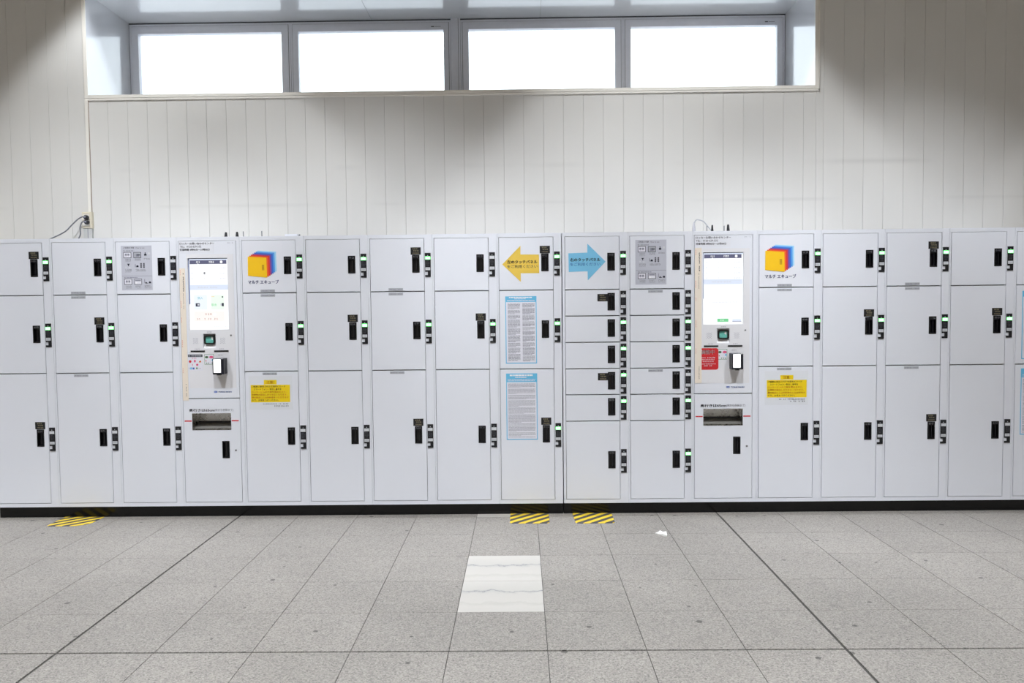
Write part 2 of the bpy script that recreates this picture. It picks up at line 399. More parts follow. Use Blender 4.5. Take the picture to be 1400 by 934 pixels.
# outer box around the recess so that no sky leaks past the linings
b.box(OX0 - 0.25, OX0 - 0.03, D + 0.2, YF + 0.12, OZ0 - 0.3, OZ1 + 0.3, JOINT); b.box(OX1 + 0.03, OX1 + 0.25, D + 0.2, YF + 0.12, OZ0 - 0.3, OZ1 + 0.3, JOINT)
b.box(OX0 - 0.03, OX1 + 0.03, D + 0.2, YF + 0.12, OZ0 - 0.3, OZ0 - 0.03, JOINT); b.box(OX0 - 0.03, OX1 + 0.03, D + 0.2, YF + 0.12, OZ1 + 0.03, OZ1 + 0.3, JOINT)
wall = tag(b.build('wall_back'), 'cream wall of narrow vertical panels behind the lockers', kind='structure')
PP = 0.14753; PX0 = -2.757
PM = {}
def panel(x0, w, z0, z1):
    k = (round(w, 4), round(z1 - z0, 4))
    if k not in PM:
        q = MB(); W_, H_ = k; c = 0.0015
        v = [(0.0005, 0.005, 0), (W_ - 0.0005, 0.005, 0), (W_ - 0.0005, 0.005, H_), (0.0005, 0.005, H_), (0.0005, c, 0), (W_ - 0.0005, c, 0), (W_ - 0.0005, c, H_), (0.0005, c, H_), (c, 0, 0), (W_ - c, 0, 0), (W_ - c, 0, H_), (c, 0, H_)]
        q.add(v, [(8, 9, 10, 11), (4, 8, 11, 7), (9, 5, 6, 10), (4, 5, 9, 8), (7, 11, 10, 6), (0, 4, 7, 3), (5, 1, 2, 6), (0, 1, 5, 4), (3, 7, 6, 2)], WALLM)
        PM[k] = q.mesh('wall_panel')
    return link('wall_panel', PM[k], wall, (x0, YW, z0))
xs = [PX0 + PP * k for k in range(-32, 70)]
SILLB = 2.958
for a in xs:
    e = a + PP
    if a > 7.4: break
    if e <= OX0 + 0.02 or a >= OX1 - 0.02: panel(a, PP, 0.0, CEIL)
    elif a < OX0 < e:
        panel(a, OX0 - 0.012 - a, 0, CEIL) if OX0 - 0.012 - a > 0.02 else None
        panel(OX0 - 0.012, e - OX0 + 0.012, 0, SILLB); panel(OX0 - 0.012, e - OX0 + 0.012, OZ1 + 0.012, CEIL)
    elif a < OX1 < e:
        panel(a, OX1 + 0.012 - a, 0, SILLB); panel(a, OX1 + 0.012 - a, OZ1 + 0.012, CEIL); panel(OX1 + 0.012, e - OX1 - 0.012, 0, CEIL)
    else:
        panel(a, PP, 0, SILLB); panel(a, PP, OZ1 + 0.012, CEIL)
# recess linings
b = MB(); b.box(OX0 - 0.03, OX0, YW + 0.001, YF + 0.1, OZ0 - 0.03, OZ1 + 0.03, LINING); b.build('recess_lining', wall)
b = MB(); b.box(OX1, OX1 + 0.03, YW + 0.001, YF + 0.1, OZ0 - 0.03, OZ1 + 0.03, LINING); b.build('recess_lining', wall)
b = MB(); b.box(OX0, OX1, YW + 0.001, YF + 0.1, OZ0 - 0.03, OZ0 - 0.006, TRIM); b.build('recess_lining', wall)
hx = [OX0, -0.893, 0.486, OX1]
for a, e in zip(hx, hx[1:]):
    b = MB(); b.box(a + 0.0012, e - 0.0012, YW + 0.001, YF + 0.1, OZ1, OZ1 + 0.03, LINING); b.build('recess_lining', wall)
# cream trim round the opening
trim = tag(bpy.data.objects.new('trim_1', None), 'cream trim around the high window recess', kind='structure'); COL.objects.link(trim)
b = MB(); b.box(OX0 - 0.026, OX0, YW - 0.006, YW, 2.973, OZ1 + 0.03, TRIM); b.build('side_strip', trim)
b = MB(); b.box(OX1, OX1 + 0.024, YW - 0.006, YW, 2.971, OZ1 + 0.03, TRIM); b.box(OX1 + 0.026, OX1 + 0.034, YW - 0.005, YW, 2.958, OZ1 + 0.03, TRIM); b.build('side_strip', trim)
b = MB(); b.box(OX0, OX1, YW - 0.012, YW, OZ1, OZ1 + 0.026, TRIM); b.build('head_strip', trim)
for a, e in ((OX0, -0.888), (-0.888, 0.479), (0.479, OX1)):
    b = MB(); b.box(a + 0.0008, e - 0.0008, YW - 0.006, YW, 2.973, OZ0 - 0.004, TRIM); b.build('sill_strip', trim)
b = MB(); b.box(OX0 - 0.026, OX1 + 0.034, YW - 0.005, YW, SILLB - 0.001, 2.9710, TRIM); b.build('lower_strip', trim)

# ------------------------------------------------------------------ windows
def window(n, x0, x1, gx0, gx1, sticker):
    z0, z1, gz1, gz0 = OZ0, 3.742, 3.664, 3.075
    w = bpy.data.objects.new('window_%d' % n, None); COL.objects.link(w); w.location = (x0, YF, z0)
    tag(w, None, None, None, 'structure')
    X = x1 - x0; a = gx0 - x0; c = gx1 - x0; H = z1 - z0; gt = gz1 - z0; gb = gz0 - z0
    f = MB()
    f.box(0, X, 0.004, 0.09, H - 0.016, H, ALU); f.box(0, X, 0.004, 0.09, 0, 0.02, ALU)
    f.box(0, 0.014, 0.004, 0.09, 0.02, H - 0.016, ALU); f.box(X - 0.014, X, 0.004, 0.09, 0.02, H - 0.016, ALU)
    f.build('window_frame', w)
    s = MB()
    for (p, q, r, t) in ((0.017, a - 0.001, 0.022, H - 0.019), (c + 0.001, X - 0.017, 0.022, H - 0.019)):
        s.box(p, q, 0, 0.06, r, t, ALU)
    s.box(a - 0.001, c + 0.001, 0.0, 0.06, gt, H - 0.019, ALU); s.box(a - 0.001, c + 0.001, 0.0, 0.06, 0.022, gb, ALU)
    s.box(a + 0.02, c - 0.02, -0.0015, 0.0, gt + 0.036, gt + 0.052, ALU)
    if sticker: s.rect(c - 0.10, c - 0.075, gt + 0.022, gt + 0.03, -0.0008, DGREY); s.rect(c - 0.07, c - 0.02, gt + 0.024, gt + 0.028, -0.0008, MGREY)
    s.build('window_sash', w)
    g = MB(); g.box(0.013, 0.018, 0.006, 0.05, 0.02, H - 0.016, RUBBER); g.box(X - 0.018, X - 0.013, 0.006, 0.05, 0.02, H - 0.016, RUBBER); g.box(0.014, X - 0.014, 0.006, 0.05, H - 0.02, H - 0.015, RUBBER)
    g.build('gasket', w)
    p = MB(); p.box(a - 0.005, c + 0.005, 0.035, 0.041, gb - 0.005, gt + 0.005, GLASS); p.build('pane', w)
window(1, OX0 + 0.004, -1.566, -2.822, -1.640, False)
window(2, -1.564, -0.247, -1.500, -0.306, True)
window(3, -0.166, 1.164, -0.099, 1.098, False)
window(4, 1.166, OX1 - 0.004, 1.230, 2.420, True)
b = MB(); b.box(-0.245, -0.168, -0.006 + YF, YF + 0.09, OZ0, OZ1, ALU); b.box(-0.185, -0.182, YF - 0.0075, YF, OZ0, OZ1, DGREY)
tag(b.build('trim_2'), 'aluminium post in the middle of the high window row', kind='structure')
b = MB(); b.box(OX0, OX1, YF + 0.006, YF + 0.09, 3.743, OZ1 + 0.002, RUBBER); tag(b.build('trim_3'), 'dark gasket line above the window frames', kind='structure')

# ------------------------------------------------------------------ rest of the hall (outside the picture)
b = MB(); b.box(-9, 9, -8, 3.0, CEIL, CEIL + 0.1, CEILM); tag(b.build('ceiling'), 'pale ceiling board of the hall', kind='structure')
b = MB(); b.box(-9.1, -9, -8, 3.0, 0, CEIL, HALLW); tag(b.build('wall_left'), 'plain wall at the end of the hall', kind='structure')
b = MB(); b.box(9, 9.1, -8, 3.0, 0, CEIL, HALLW); tag(b.build('wall_right'), 'plain wall at the other end of the hall', kind='structure')
b = MB(); b.box(-9.1, 9.1, -8.1, -8, 0, CEIL, HALLW); tag(b.build('wall_front'), 'plain wall opposite the lockers', kind='structure')
RING = None
def downlight(x, y, row, label, group):  # serves the wall-wash row and the added fill rows
    global RING
    t = thing('downlight', label, 'ceiling light', (x, y, CEIL), group)
    if RING is None:
        q = MB(); n = 20
        for (ra, za, rb, zb) in ((0.10, 0.0, 0.10, -0.012), (0.10, -0.012, 0.082, -0.012), (0.082, -0.012, 0.07, -0.001)):
            q.rings([[(r * math.cos(2 * math.pi * i / n), r * math.sin(2 * math.pi * i / n), z) for i in range(n)] for r, z in ((ra, za), (rb, zb))], WHITE, close=False)
        RING = q.mesh('lamp_ring')
    link('lamp_ring', RING, t)
    ld = bpy.data.lights.new('lamp', 'SPOT'); ld.energy = row['watts']; ld.color = LAMP_COL
    ld.spot_size = math.radians(2 * row['half']); ld.spot_blend = row['blend']; ld.shadow_soft_size = row['rad']
    lo = bpy.data.objects.new('lamp', ld); COL.objects.link(lo); lo.parent = t; lo.location = (0, 0, -0.03); lo.rotation_euler = (math.radians(row['tilt']), 0, 0)
for x in WALL_WASH['xs']: downlight(x, WALL_WASH['y'], WALL_WASH, 'recessed round downlight in the ceiling row above the lockers', 'downlights above the lockers')
for k, row in enumerate(FILL_ROWS):
    nm = ('first', 'second', 'third')[k]
    for x in row['xs']: downlight(x, row['y'], row, 'unseen fill lamp added in the %s ceiling row out in the hall' % nm, '%s row of added hall fill lamps' % nm)

# ------------------------------------------------------------------ lockers: shared pieces
DW = 0.3548
HX0, HX1, HH = 0.2785, 0.3245, 0.1130        # handle opening on a door, in door coordinates
ROW3 = [(1.5005, 1.8435, 1.735), (0.9805, 1.4940, 1.2965), (0.1040, 0.9740, 0.6010)]
GZ = [1.4965, 1.3232, 1.1490, 0.9745, 0.8016, 0.6256]
ROW7 = [(1.4998, 1.8435, 1.735)] + [(GZ[i + 1] + 0.0032, GZ[i] - 0.0032, GZ[i] - 0.0240) for i in range(5)] + [(0.1040, 0.6224, 0.4235)]
DM = {}
def door_mesh(w, h, hole):
    k = (round(w, 4), round(h, 4), hole)
    if k in DM: return DM[k]
    q = MB(); c = 0.0014
    def rg(x0, x1, z0, z1, y): return [(x0, y, z0), (x1, y, z0), (x1, y, z1), (x0, y, z1)]
    r = [rg(0, w, 0, h, 0.02), rg(0, w, 0, h, c), rg(c, w - c, c, h - c, 0)]
    if hole:
        r += [rg(hole[0], hole[1], hole[2], hole[3], 0), rg(hole[0], hole[1], hole[2], hole[3], 0.0195)]
    q.rings(r, WHITE, close=False)
    if not hole: q.add(r[2], [(0, 1, 2, 3)], WHITE)
    DM[k] = q.mesh('door'); return DM[k]
def handle_mesh(plate=True):
    q = MB(); w = HX1 - HX0; h = HH; o = 0.0012
    zt = h - 0.021 if plate else h - 0.006
    def rg(x0, x1, z0, z1, y): return [(x0, y, z0), (x1, y, z0), (x1, y, z1), (x0, y, z1)]
    q.rings([rg(-o, w + o, -o, h + o, 0), rg(-o, w + o, -o, h + o, -0.0022), rg(0.004, w - 0.004, 0.005, zt, -0.0022)], BLACK, close=False)
    q.rings([rg(0.004, w - 0.004, 0.005, zt, -0.0022), rg(0.007, w - 0.006, 0.009, zt - 0.003, 0.0185)], DEEP, close=False)
    q.rect(0.007, w - 0.006, 0.009, zt - 0.003, 0.0185, DEEP)
    q.box(0.026, 0.031, 0.004, 0.018, 0.012, zt - 0.006, BLACK)
    return q.mesh('handle')
HANDLE = handle_mesh(); HANDLE0 = handle_mesh(False)
def lock_mesh():
    q = MB(); w = 0.0372; h = 0.157
    q.plate([(0, 0), (w, 0), (w, h), (0, h), (0, h - 0.1235), (0.0175, h - 0.1235), (0.0175, h - 0.1445), (0, h - 0.1445)], -0.005, 0.0, BLACK)
    y = -0.0054
    q.rect(0.0025, 0.0342, h - 0.113, h - 0.0945, y, LGREY); q.rect(0.006, 0.030, h - 0.106, h - 0.103, y - 0.0003, GREY)
    q.add([(0.0145, y, h - 0.019), (0.0225, y, h - 0.019), (0.0185, y, h - 0.0115)], [(0, 1, 2)], GREY)
    for k in range(3): q.scribble(0.0055, 0.0315, h - 0.0545 - 0.009 * k, h - 0.0495 - 0.009 * k, y, DGREY, cell=0.0065)
    q.scribble(0.010, 0.027, h - 0.083, h - 0.077, y, DGREY, cell=0.006)
    return q.mesh('lock_unit')
LOCK = lock_mesh()
def lamp_mesh(mat):
    q = MB(); q.box(0.0028, 0.0344, -0.0075, -0.005, 0.157 - 0.0425, 0.157 - 0.0235, mat, skip='k'); return q.mesh('indicator_lamp')
LAMP_ON = lamp_mesh(LIT); LAMP_OFF = lamp_mesh(UNLIT)
def caution_mesh():
    q = MB(); w, h = 0.0670, 0.0480
    q.box(0, w, -0.0008, 0, 0, h, BLACK)
    q.scribble(0.013, 0.054, 0.034, 0.043, -0.0013, GOLD, cell=0.007); q.scribble(0.010, 0.054, 0.021, 0.030, -0.0013, GOLD, cell=0.007); q.scribble(0.012, 0.056, 0.006, 0.014, -0.0013, GOLD, cell=0.006)
    return q.mesh('caution_label')
CAUTION = caution_mesh()
def tag_mesh():
    q = MB(); w, h = 0.0955, 0.0165
    q.box(0, w, -0.0008, 0, 0, h, GREY); q.scribble(0.006, 0.058, 0.004, 0.0125, -0.0012, MGREY, cell=0.009); q.scribble(0.062, 0.09, 0.004, 0.0125, -0.0012, MGREY, cell=0.007)
    return q.mesh('size_tag')
SIZETAG = tag_mesh()
serial = [100]
def body(root, x0, x1, w, rows, divs):
    q = MB(); g = 0.0028; y0, y1 = 0.0012, 0.0225
    q.box(x0, x1, y1, 0.660, BOTZ, TOPZ, WHITE)
    q.box(x0, x1, y0, y1, 1.8435 + g, TOPZ, WHITE, skip='k'); q.box(x0, x1, y0, y1, BOTZ, 0.104 - g, WHITE, skip='k')
    q.box(x0, -g, y0, y1, 0.104 - g, 1.8435 + g, WHITE, skip='ktb'); q.box(w + g, x1, y0, y1, 0.104 - g, 1.8435 + g, WHITE, skip='ktb')
    q.rect(-g, w + g, 0.104 - g, 1.8435 + g, y1 - 0.0003, GAPM)
    q.build('cabinet_body', root)
    p = MB(); p.box(x0 - 0.0005, x1 + 0.0005, KICK - F, 0.66, 0, BOTZ, PLINTH); p.build('plinth', root)
def add_door(root, z0, z1, ht, w=DW, number=True):
    hole = (HX0, HX1, ht - HH - z0, ht - z0)
    d = link('door', door_mesh(w, z1 - z0, hole), root, (0, 0, z0))
    link('handle', HANDLE, d, (HX0, 0, ht - HH - z0))
    if number:
        serial[0] += 1
        n = MB(); n.text('%04d' % serial[0], 0, 0, 0.031, 0.011, 0, LGREY, 0.01)
        n.build('number_lettering', d, (HX0 + 0.0075, -0.0027, ht - 0.0165 - z0))
    return d
def add_lock(root, ht, lit, dx=0.3622, drop=-0.0138):
    l = link('lock_unit', LOCK, root, (dx, 0.0012, ht - drop - 0.157))
    link('indicator_lamp', LAMP_ON if lit else LAMP_OFF, l)
    if lit: l['label'] = 'black lock unit with lit green lamp'
def locker(left, x0, x1, label, rows, lit, caution=(), side=False, tags=()):
    t = thing('locker_cabinet', label, 'locker', (left, F, 0), 'coin locker cabinets in one row')
    body(t, x0 - left, x1 - left, DW, rows, None)
    doors = []
    for i, (z0, z1, ht) in enumerate(rows):
        d = add_door(t, z0, z1, ht); doors.append(d)
        add_lock(t, ht, lit[i], drop=-0.0138 if len(rows) == 3 or i in (0,) else -0.0140)
        if i in caution:
            cx, cz = ((HX0 + HX1) / 2 - 0.0335, ht + 0.0035) if not side else (0.2113, ht - 0.0535)
            link('caution_label', CAUTION, d, (cx, -0.0004, cz - z0))
        if ('over', i) in tags: link('size_tag', SIZETAG, d, (0.1186, -0.0004, 0.0030))
        if ('under', i) in tags: link('size_tag', SIZETAG, d, (0.1186, -0.0004, z1 - z0 - 0.0045 - 0.0165))
    return t, doors
LEFT = [-3.2160, -2.7933, -2.3680, -1.9502, -1.5319, -1.1078, -0.6840, -0.2605, 0.1657]
RIGHT = [0.5997, 1.0256, 1.4482, 1.8711, 2.2885, 2.7043, 3.1234, 3.5498, 3.9720]
def span(k):
    if k < 9:
        x0 = LEFT[k] - 0.0125; x1 = LEFT[k + 1] - 0.0137 if k < 8 else 0.5750
        return LEFT[k], x0, x1
    k -= 9
    x0 = RIGHT[k] - 0.0125 if k else 0.5810
    return RIGHT[k], x0, RIGHT[k + 1] - 0.0137

# ------------------------------------------------------------------ art on the doors (door coordinates, given in cabinet height)
def howto(d, z0):
    q = MB(); x0, zt, W_, H_ = 0.0355, 1.8188 - z0, 0.2030, 0.2930
    q.box(x0, x0 + W_, -0.0010, 0, zt - H_, zt, HOWTO)
    X = lambda u: x0 + W_ * u / 544; Z = lambda v: zt - H_ * v / 770; y = -0.0014
    q.text('ご利用の手順', X(42), Z(51), X(236) - X(42), Z(22) - Z(51), y, INK, 0.015)
    q.text('How to use', X(262), Z(51), X(420) - X(262), Z(24) - Z(51), y, DGREY, 0.0)
    q.text('預入', X(42), Z(99), X(80) - X(42), Z(78) - Z(99), y, DGREY, 0.01); q.words(X(90), X(236), Z(96), Z(82), y, MGREY)
    q.text('取出', X(42), Z(562), X(80) - X(42), Z(543) - Z(562), y, DGREY, 0.01); q.words(X(90), X(282), Z(560), Z(546), y, MGREY)
    q.rect(X(8), X(540), Z(528), Z(522), y, MGREY)
    def frame(u0, v0, u1, v1, fill):
        q.rect(X(u0), X(u1), Z(v1), Z(v0), y, DGREY); q.rect(X(u0 + 10), X(u1 - 10), Z(v1 - 10), Z(v0 + 10), y - 0.0003, fill)
    frame(42, 110, 182, 214, SHEET); frame(220, 110, 358, 214, GREY); frame(42, 572, 182, 674, SHEET); frame(220, 572, 358, 674, SHEET)
    yy = y - 0.0006
    for (u, v) in ((70, 135), (115, 135), (70, 600), (115, 600)): q.rect(X(u), X(u + 36), Z(v + 36), Z(v), yy, MGREY); q.rect(X(u + 6), X(u + 30), Z(v + 46), Z(v + 42), yy, MGREY)
    q.rect(X(262), X(320), Z(190), Z(140), yy, MGREY); q.rect(X(285), X(340), Z(170), Z(150), yy, DGREY)
    q.rect(X(238), X(340), Z(615), Z(590), yy, MGREY); q.rect(X(245), X(275), Z(660), Z(635), yy, PWHITE)
    def bag(u, v, k=1.0):
        q.plate([(X(u), Z(v + 34 * k)), (X(u + 42 * k), Z(v + 34 * k)), (X(u + 42 * k), Z(v + 10 * k)), (X(u + 30 * k), Z(v)), (X(u + 12 * k), Z(v)), (X(u), Z(v + 10 * k))], yy, y, INK)
    bag(412, 140); bag(266, 340, 0.95); bag(480, 622, 0.95)
    q.disc(X(432), Z(128), 0.004, yy, y, DGREY); q.disc(X(500), Z(135), 0.0075, yy, y, LGREY)
    q.plate([(X(118), Z(352)), (X(138), Z(352)), (X(132), Z(332)), (X(155), Z(312)), (X(100), Z(312)), (X(122), Z(332))], yy, y, INK)
    q.rect(X(70), X(96), Z(385), Z(360), yy, LGREY); q.rect(X(130), X(160), Z(390), Z(368), yy, LGREY)
    q.rect(X(242), X(256), Z(372), Z(320), yy, MGREY)
    for u in (338, 388):
        for v in range(4): q.rect(X(u), X(u + 28), Z(320 + v * 22), Z(302 + v * 22), yy, DGREY)
    q.plate([(X(415), Z(655)), (X(470), Z(655)), (X(428), Z(628))], yy, y, INK); q.rect(X(402), X(412), Z(650), Z(580), yy, MGREY)
    for (u0, u1, v0, n) in ((72, 172, 228, 4), (242, 350, 224, 3), (402, 512, 218, 2), (62, 182, 408, 4), (252, 440, 410, 3), (72, 176, 692, 4), (236, 345, 690, 4), (402, 520, 686, 4)):
        for k in range(n): q.scribble(X(u0), X(u1), Z(v0 + 14 * k + 10), Z(v0 + 14 * k), y, DGREY if k < 2 else MGREY, cell=0.0055)
    q.build('instruction_sticker', d)['label'] = 'grey how-to-use sticker with small pictograms'
def cube_logo(d, z0):
    q = MB()
    q.box(0.0015, DW - 0.0845, -0.0006, 0, 1.5040 - z0, 1.8420 - z0, paint('logo_film', (227, 229, 238), 0.45, 0.006, 6))
    cols = [(158, 214, 246), (84, 158, 228), (54, 106, 200), (122, 76, 158), (214, 52, 52), (236, 96, 40), (246, 196, 20)]
    base = [(0.0385, 1.6130), (0.1655, 1.5990), (0.1630, 1.7293), (0.0398, 1.7383)]
    for k, c in enumerate(cols):
        s_ = (len(cols) - 1 - k) / (len(cols) - 1)
        q.plate([(x + 0.0640 * s_, z - z0 + 0.0395 * s_) for x, z in base], -0.0010 - 0.0004 * k, -0.0006, paint('logo_colour_%d' % k, c, 0.5, 0.01, 20))
    q.rect(0.1325, 0.1480, 1.6478 - z0, 1.6827 - z0, -0.0040, paint('logo_brown', (196, 142, 20), 0.5, 0.01, 20))
    for k in range(3): q.rect(0.1345, 0.1460, 1.653 - z0 + 0.010 * k, 1.6545 - z0 + 0.010 * k, -0.0043, YELLOW)
    q.text('マルチ エキューブ', 0.0385, 1.5585 - z0, 0.202, 0.0250, -0.0012, NAVY, 0.045)
    q.build('logo_sticker', d)['label'] = 'fan of coloured square doors over blue lettering'
def caution_notice(d, z0, dx):
    q = MB()
    q.box(0.0235 + dx, 0.3135 + dx if dx < 0.01 else 0.325, -0.0006, 0, 0.722 - z0, 0.9470 - z0, paint('clear_film', (222, 225, 232), 0.3, 0.006, 10))
    xa = 0.0366 + dx; y = -0.0014
    q.box(xa, xa + 0.2615, -0.0011, -0.0005, 0.7720 - z0, 0.8875 - z0, YELLOW); q.box(xa + 0.0890, xa + 0.1735, -0.0011, -0.0005, 0.8905 - z0, 0.9200 - z0, YELLOW)
    q.text('注意！', xa + 0.1065, 0.8960 - z0, 0.052, 0.0190, y, ORANGE, 0.014)
    L_ = [('ご精算に使用された交通系ICカード', 0.006, 0.225, INK), ('スマートフォン・取出し番号を', 0.020, 0.185, INK), ('ロッカーに入れて扉を閉めますと、', 0.006, 0.232, ORANGE), ('お荷物の取出しができなくなります。', 0.006, 0.238, ORANGE), ('鍵の取出しには別料金をいただきます', 0.006, 0.246, ORANGE), ('ので、お気をつけください。', 0.006, 0.178, INK)]
    for k, (s_, a, w, c) in enumerate(L_): q.text(s_, xa + a, 0.8705 - z0 - 0.0182 * k, w, 0.0128, y, c, 0.014)
    q.scribble(xa + 0.078, xa + 0.250, 0.7565 - z0, 0.7640 - z0, y, DGREY, cell=0.0095); q.scribble(xa + 0.152, xa + 0.252, 0.7415 - z0, 0.7505 - z0, y, DGREY, cell=0.0105)
    q.build('caution_notice', d)['label'] = 'yellow caution notice under clear film'
def arrow(d, z0, left):
    q = MB()
    if left:
        P = [(0.0209, 1.6684), (0.1418, 1.5527), (0.1420, 1.6095), (0.2637, 1.6082), (0.2627, 1.7308), (0.1412, 1.7322), (0.1418, 1.7896)]; mt = ARROWY; tx = 0.0538; s_ = '左のタッチパネル'; zc = 0
    else:
        P = [(0.2659, 1.6795), (0.1467, 1.7984), (0.1463, 1.7396), (0.0221, 1.7362), (0.0240, 1.6144), (0.1476, 1.6172), (0.1486, 1.5575)]; mt = ARROWB; tx = 0.0336; s_ = '右のタッチパネル'; zc = 0.0098
    q.plate([(x, z - z0) for x, z in P], -0.0008, 0, mt)
    q.text(s_, tx, 1.6722 - z0 + zc, 0.197, 0.0225, -0.0012, INK, 0.045); q.text('をご利用ください', tx, 1.6430 - z0 + zc, 0.198, 0.0215, -0.0012, DGREY if left else BLUEP, 0.012)
    q.build('arrow_sticker', d)['label'] = 'yellow arrow with dark lettering' if left else 'blue arrow with dark lettering'
def notice(d, z0, zt, zb, zh, columns):
    q = MB(); x0, x1 = 0.0378, 0.2440; rg = random.Random(int(zt * 1000))
    q.box(x0, x1, -0.0008, 0, zb - z0, zt - z0, CYAN); q.box(x0 + 0.0055, x1 - 0.0055, -0.0012, -0.0006, zb - z0 + 0.006, zh - z0, SHEET)
    y = -0.0016; h = zt - zh
    q.words(x0 + 0.025, x1 - 0.03, zt - z0 - h * 0.30, zt - z0 - h * 0.12, y, PWHITE, rg); q.words(x0 + 0.06, x1 - 0.07, zt - z0 - h * 0.5, zt - z0 - h * 0.4, y, SHEET, rg)
    if not columns:
        for k in range(2): q.words(x0 + 0.01, x1 - 0.012, zt - z0 - h * (0.72 + 0.15 * k), zt - z0 - h * (0.66 + 0.15 * k), y, SHEET, rg)
    else: q.words(x0 + 0.012, x1 - 0.012, zt - z0 - h * 0.82, zt - z0 - h * 0.7, y, SHEET, rg)
    cols = [(0.0545, 0.1345), (0.1505, 0.2300)] if columns else [(0.0515, 0.2300)]
    for a, e in cols:
        z = zh - z0 - 0.010; para = rg.randint(3, 7)
        while z > zb - z0 + 0.014:
            hh = 0.0034 if columns else 0.0026
            end = e if para else a + (e - a) * rg.uniform(0.3, 0.8)
            q.words(a, end, z - hh, z, y, MGREY if rg.random() < 0.55 else GREY, rg)
            z -= 0.0056 if columns else 0.0062
            para -= 1
            if para < 0: para = rg.randint(3, 8); z -= 0.004
    q.build('rules_notice', d)['label'] = 'blue-framed notice of small print in two columns' if columns else 'blue-framed notice of small print in one column'

# ------------------------------------------------------------------ the three-door and seven-door lockers
ALLR = ((1, 1, 0))
PAIR = (('over', 0), ('under', 1), ('under', 2))
L3 = ROW3
locker(*span(0), 'white three-door locker at the row end, black caution labels on its top and bottom doors', L3, ALLR, (0, 2))
locker(*span(1), 'white three-door locker below the wall outlet with two plugs', L3, ALLR, (1,), tags=PAIR)
t, d = locker(*span(2), 'white three-door locker with grey how-to-use sticker on its top door', L3, (0, 0, 0)); howto(d[0], L3[0][0])
t, d = locker(*span(4), 'white cube-logo locker with yellow notice beside the terminal without a red sign', L3, ALLR, tags=PAIR); cube_logo(d[0], L3[0][0]); caution_notice(d[2], L3[2][0], 0.0)
locker(*span(5), 'plain white three-door locker next to the cube-logo locker, caution label on its middle door', L3, ALLR, (1,))
locker(*span(6), 'white three-door locker with grey size tags and caution labels, second from the yellow arrow locker', L3, ALLR, (0, 2), tags=PAIR)
locker(*span(7), 'plain white three-door locker directly beside the yellow arrow locker', L3, (0, 1, 0), (1,))
t, d = locker(*span(8), 'white three-door locker with yellow arrow and two blue-framed notices', L3, (1, 1, 1), (0, 2)); arrow(d[0], L3[0][0], True)
notice(d[1], L3[1][0], 1.4580, 1.0135, 1.4200, True); notice(d[2], L3[2][0], 0.9480, 0.5058, 0.8900, False)
t, d = locker(*span(9), 'white seven-door locker with blue arrow on its top door', ROW7, (1, 0, 1, 1, 1, 1, 0), (1, 4), side=True); arrow(d[0], ROW7[0][0], False)
t, d = locker(*span(10), 'white seven-door locker with grey how-to-use sticker on its top door', ROW7, (0, 0, 1, 1, 0, 1, 1), tags=(('under', 1), ('under', 4))); howto(d[0], ROW7[0][0])
t, d = locker(*span(12), 'white cube-logo locker with yellow notice beside the terminal with the red sign', L3, ALLR, tags=PAIR); cube_logo(d[0], L3[0][0]); caution_notice(d[2], L3[2][0], 0.0165)
locker(*span(13), 'white three-door locker two along from the red-sign terminal, caution label on its middle door', L3, ALLR, (1,))
locker(*span(14), 'white three-door locker with size tags and caution labels, three along from the red-sign terminal', L3, ALLR, (0, 2), tags=PAIR)
locker(*span(15), 'white three-door locker four along from the red-sign terminal', L3, ALLR, (1,))
t, d = locker(*span(16), 'white three-door locker cut off by the picture edge, showing a strip of blue notices', L3, ALLR, ())
notice(d[1], L3[1][0], 1.4580, 1.0110, 1.4200, True); notice(d[2], L3[2][0], 0.9490, 0.5110, 0.8900, False)

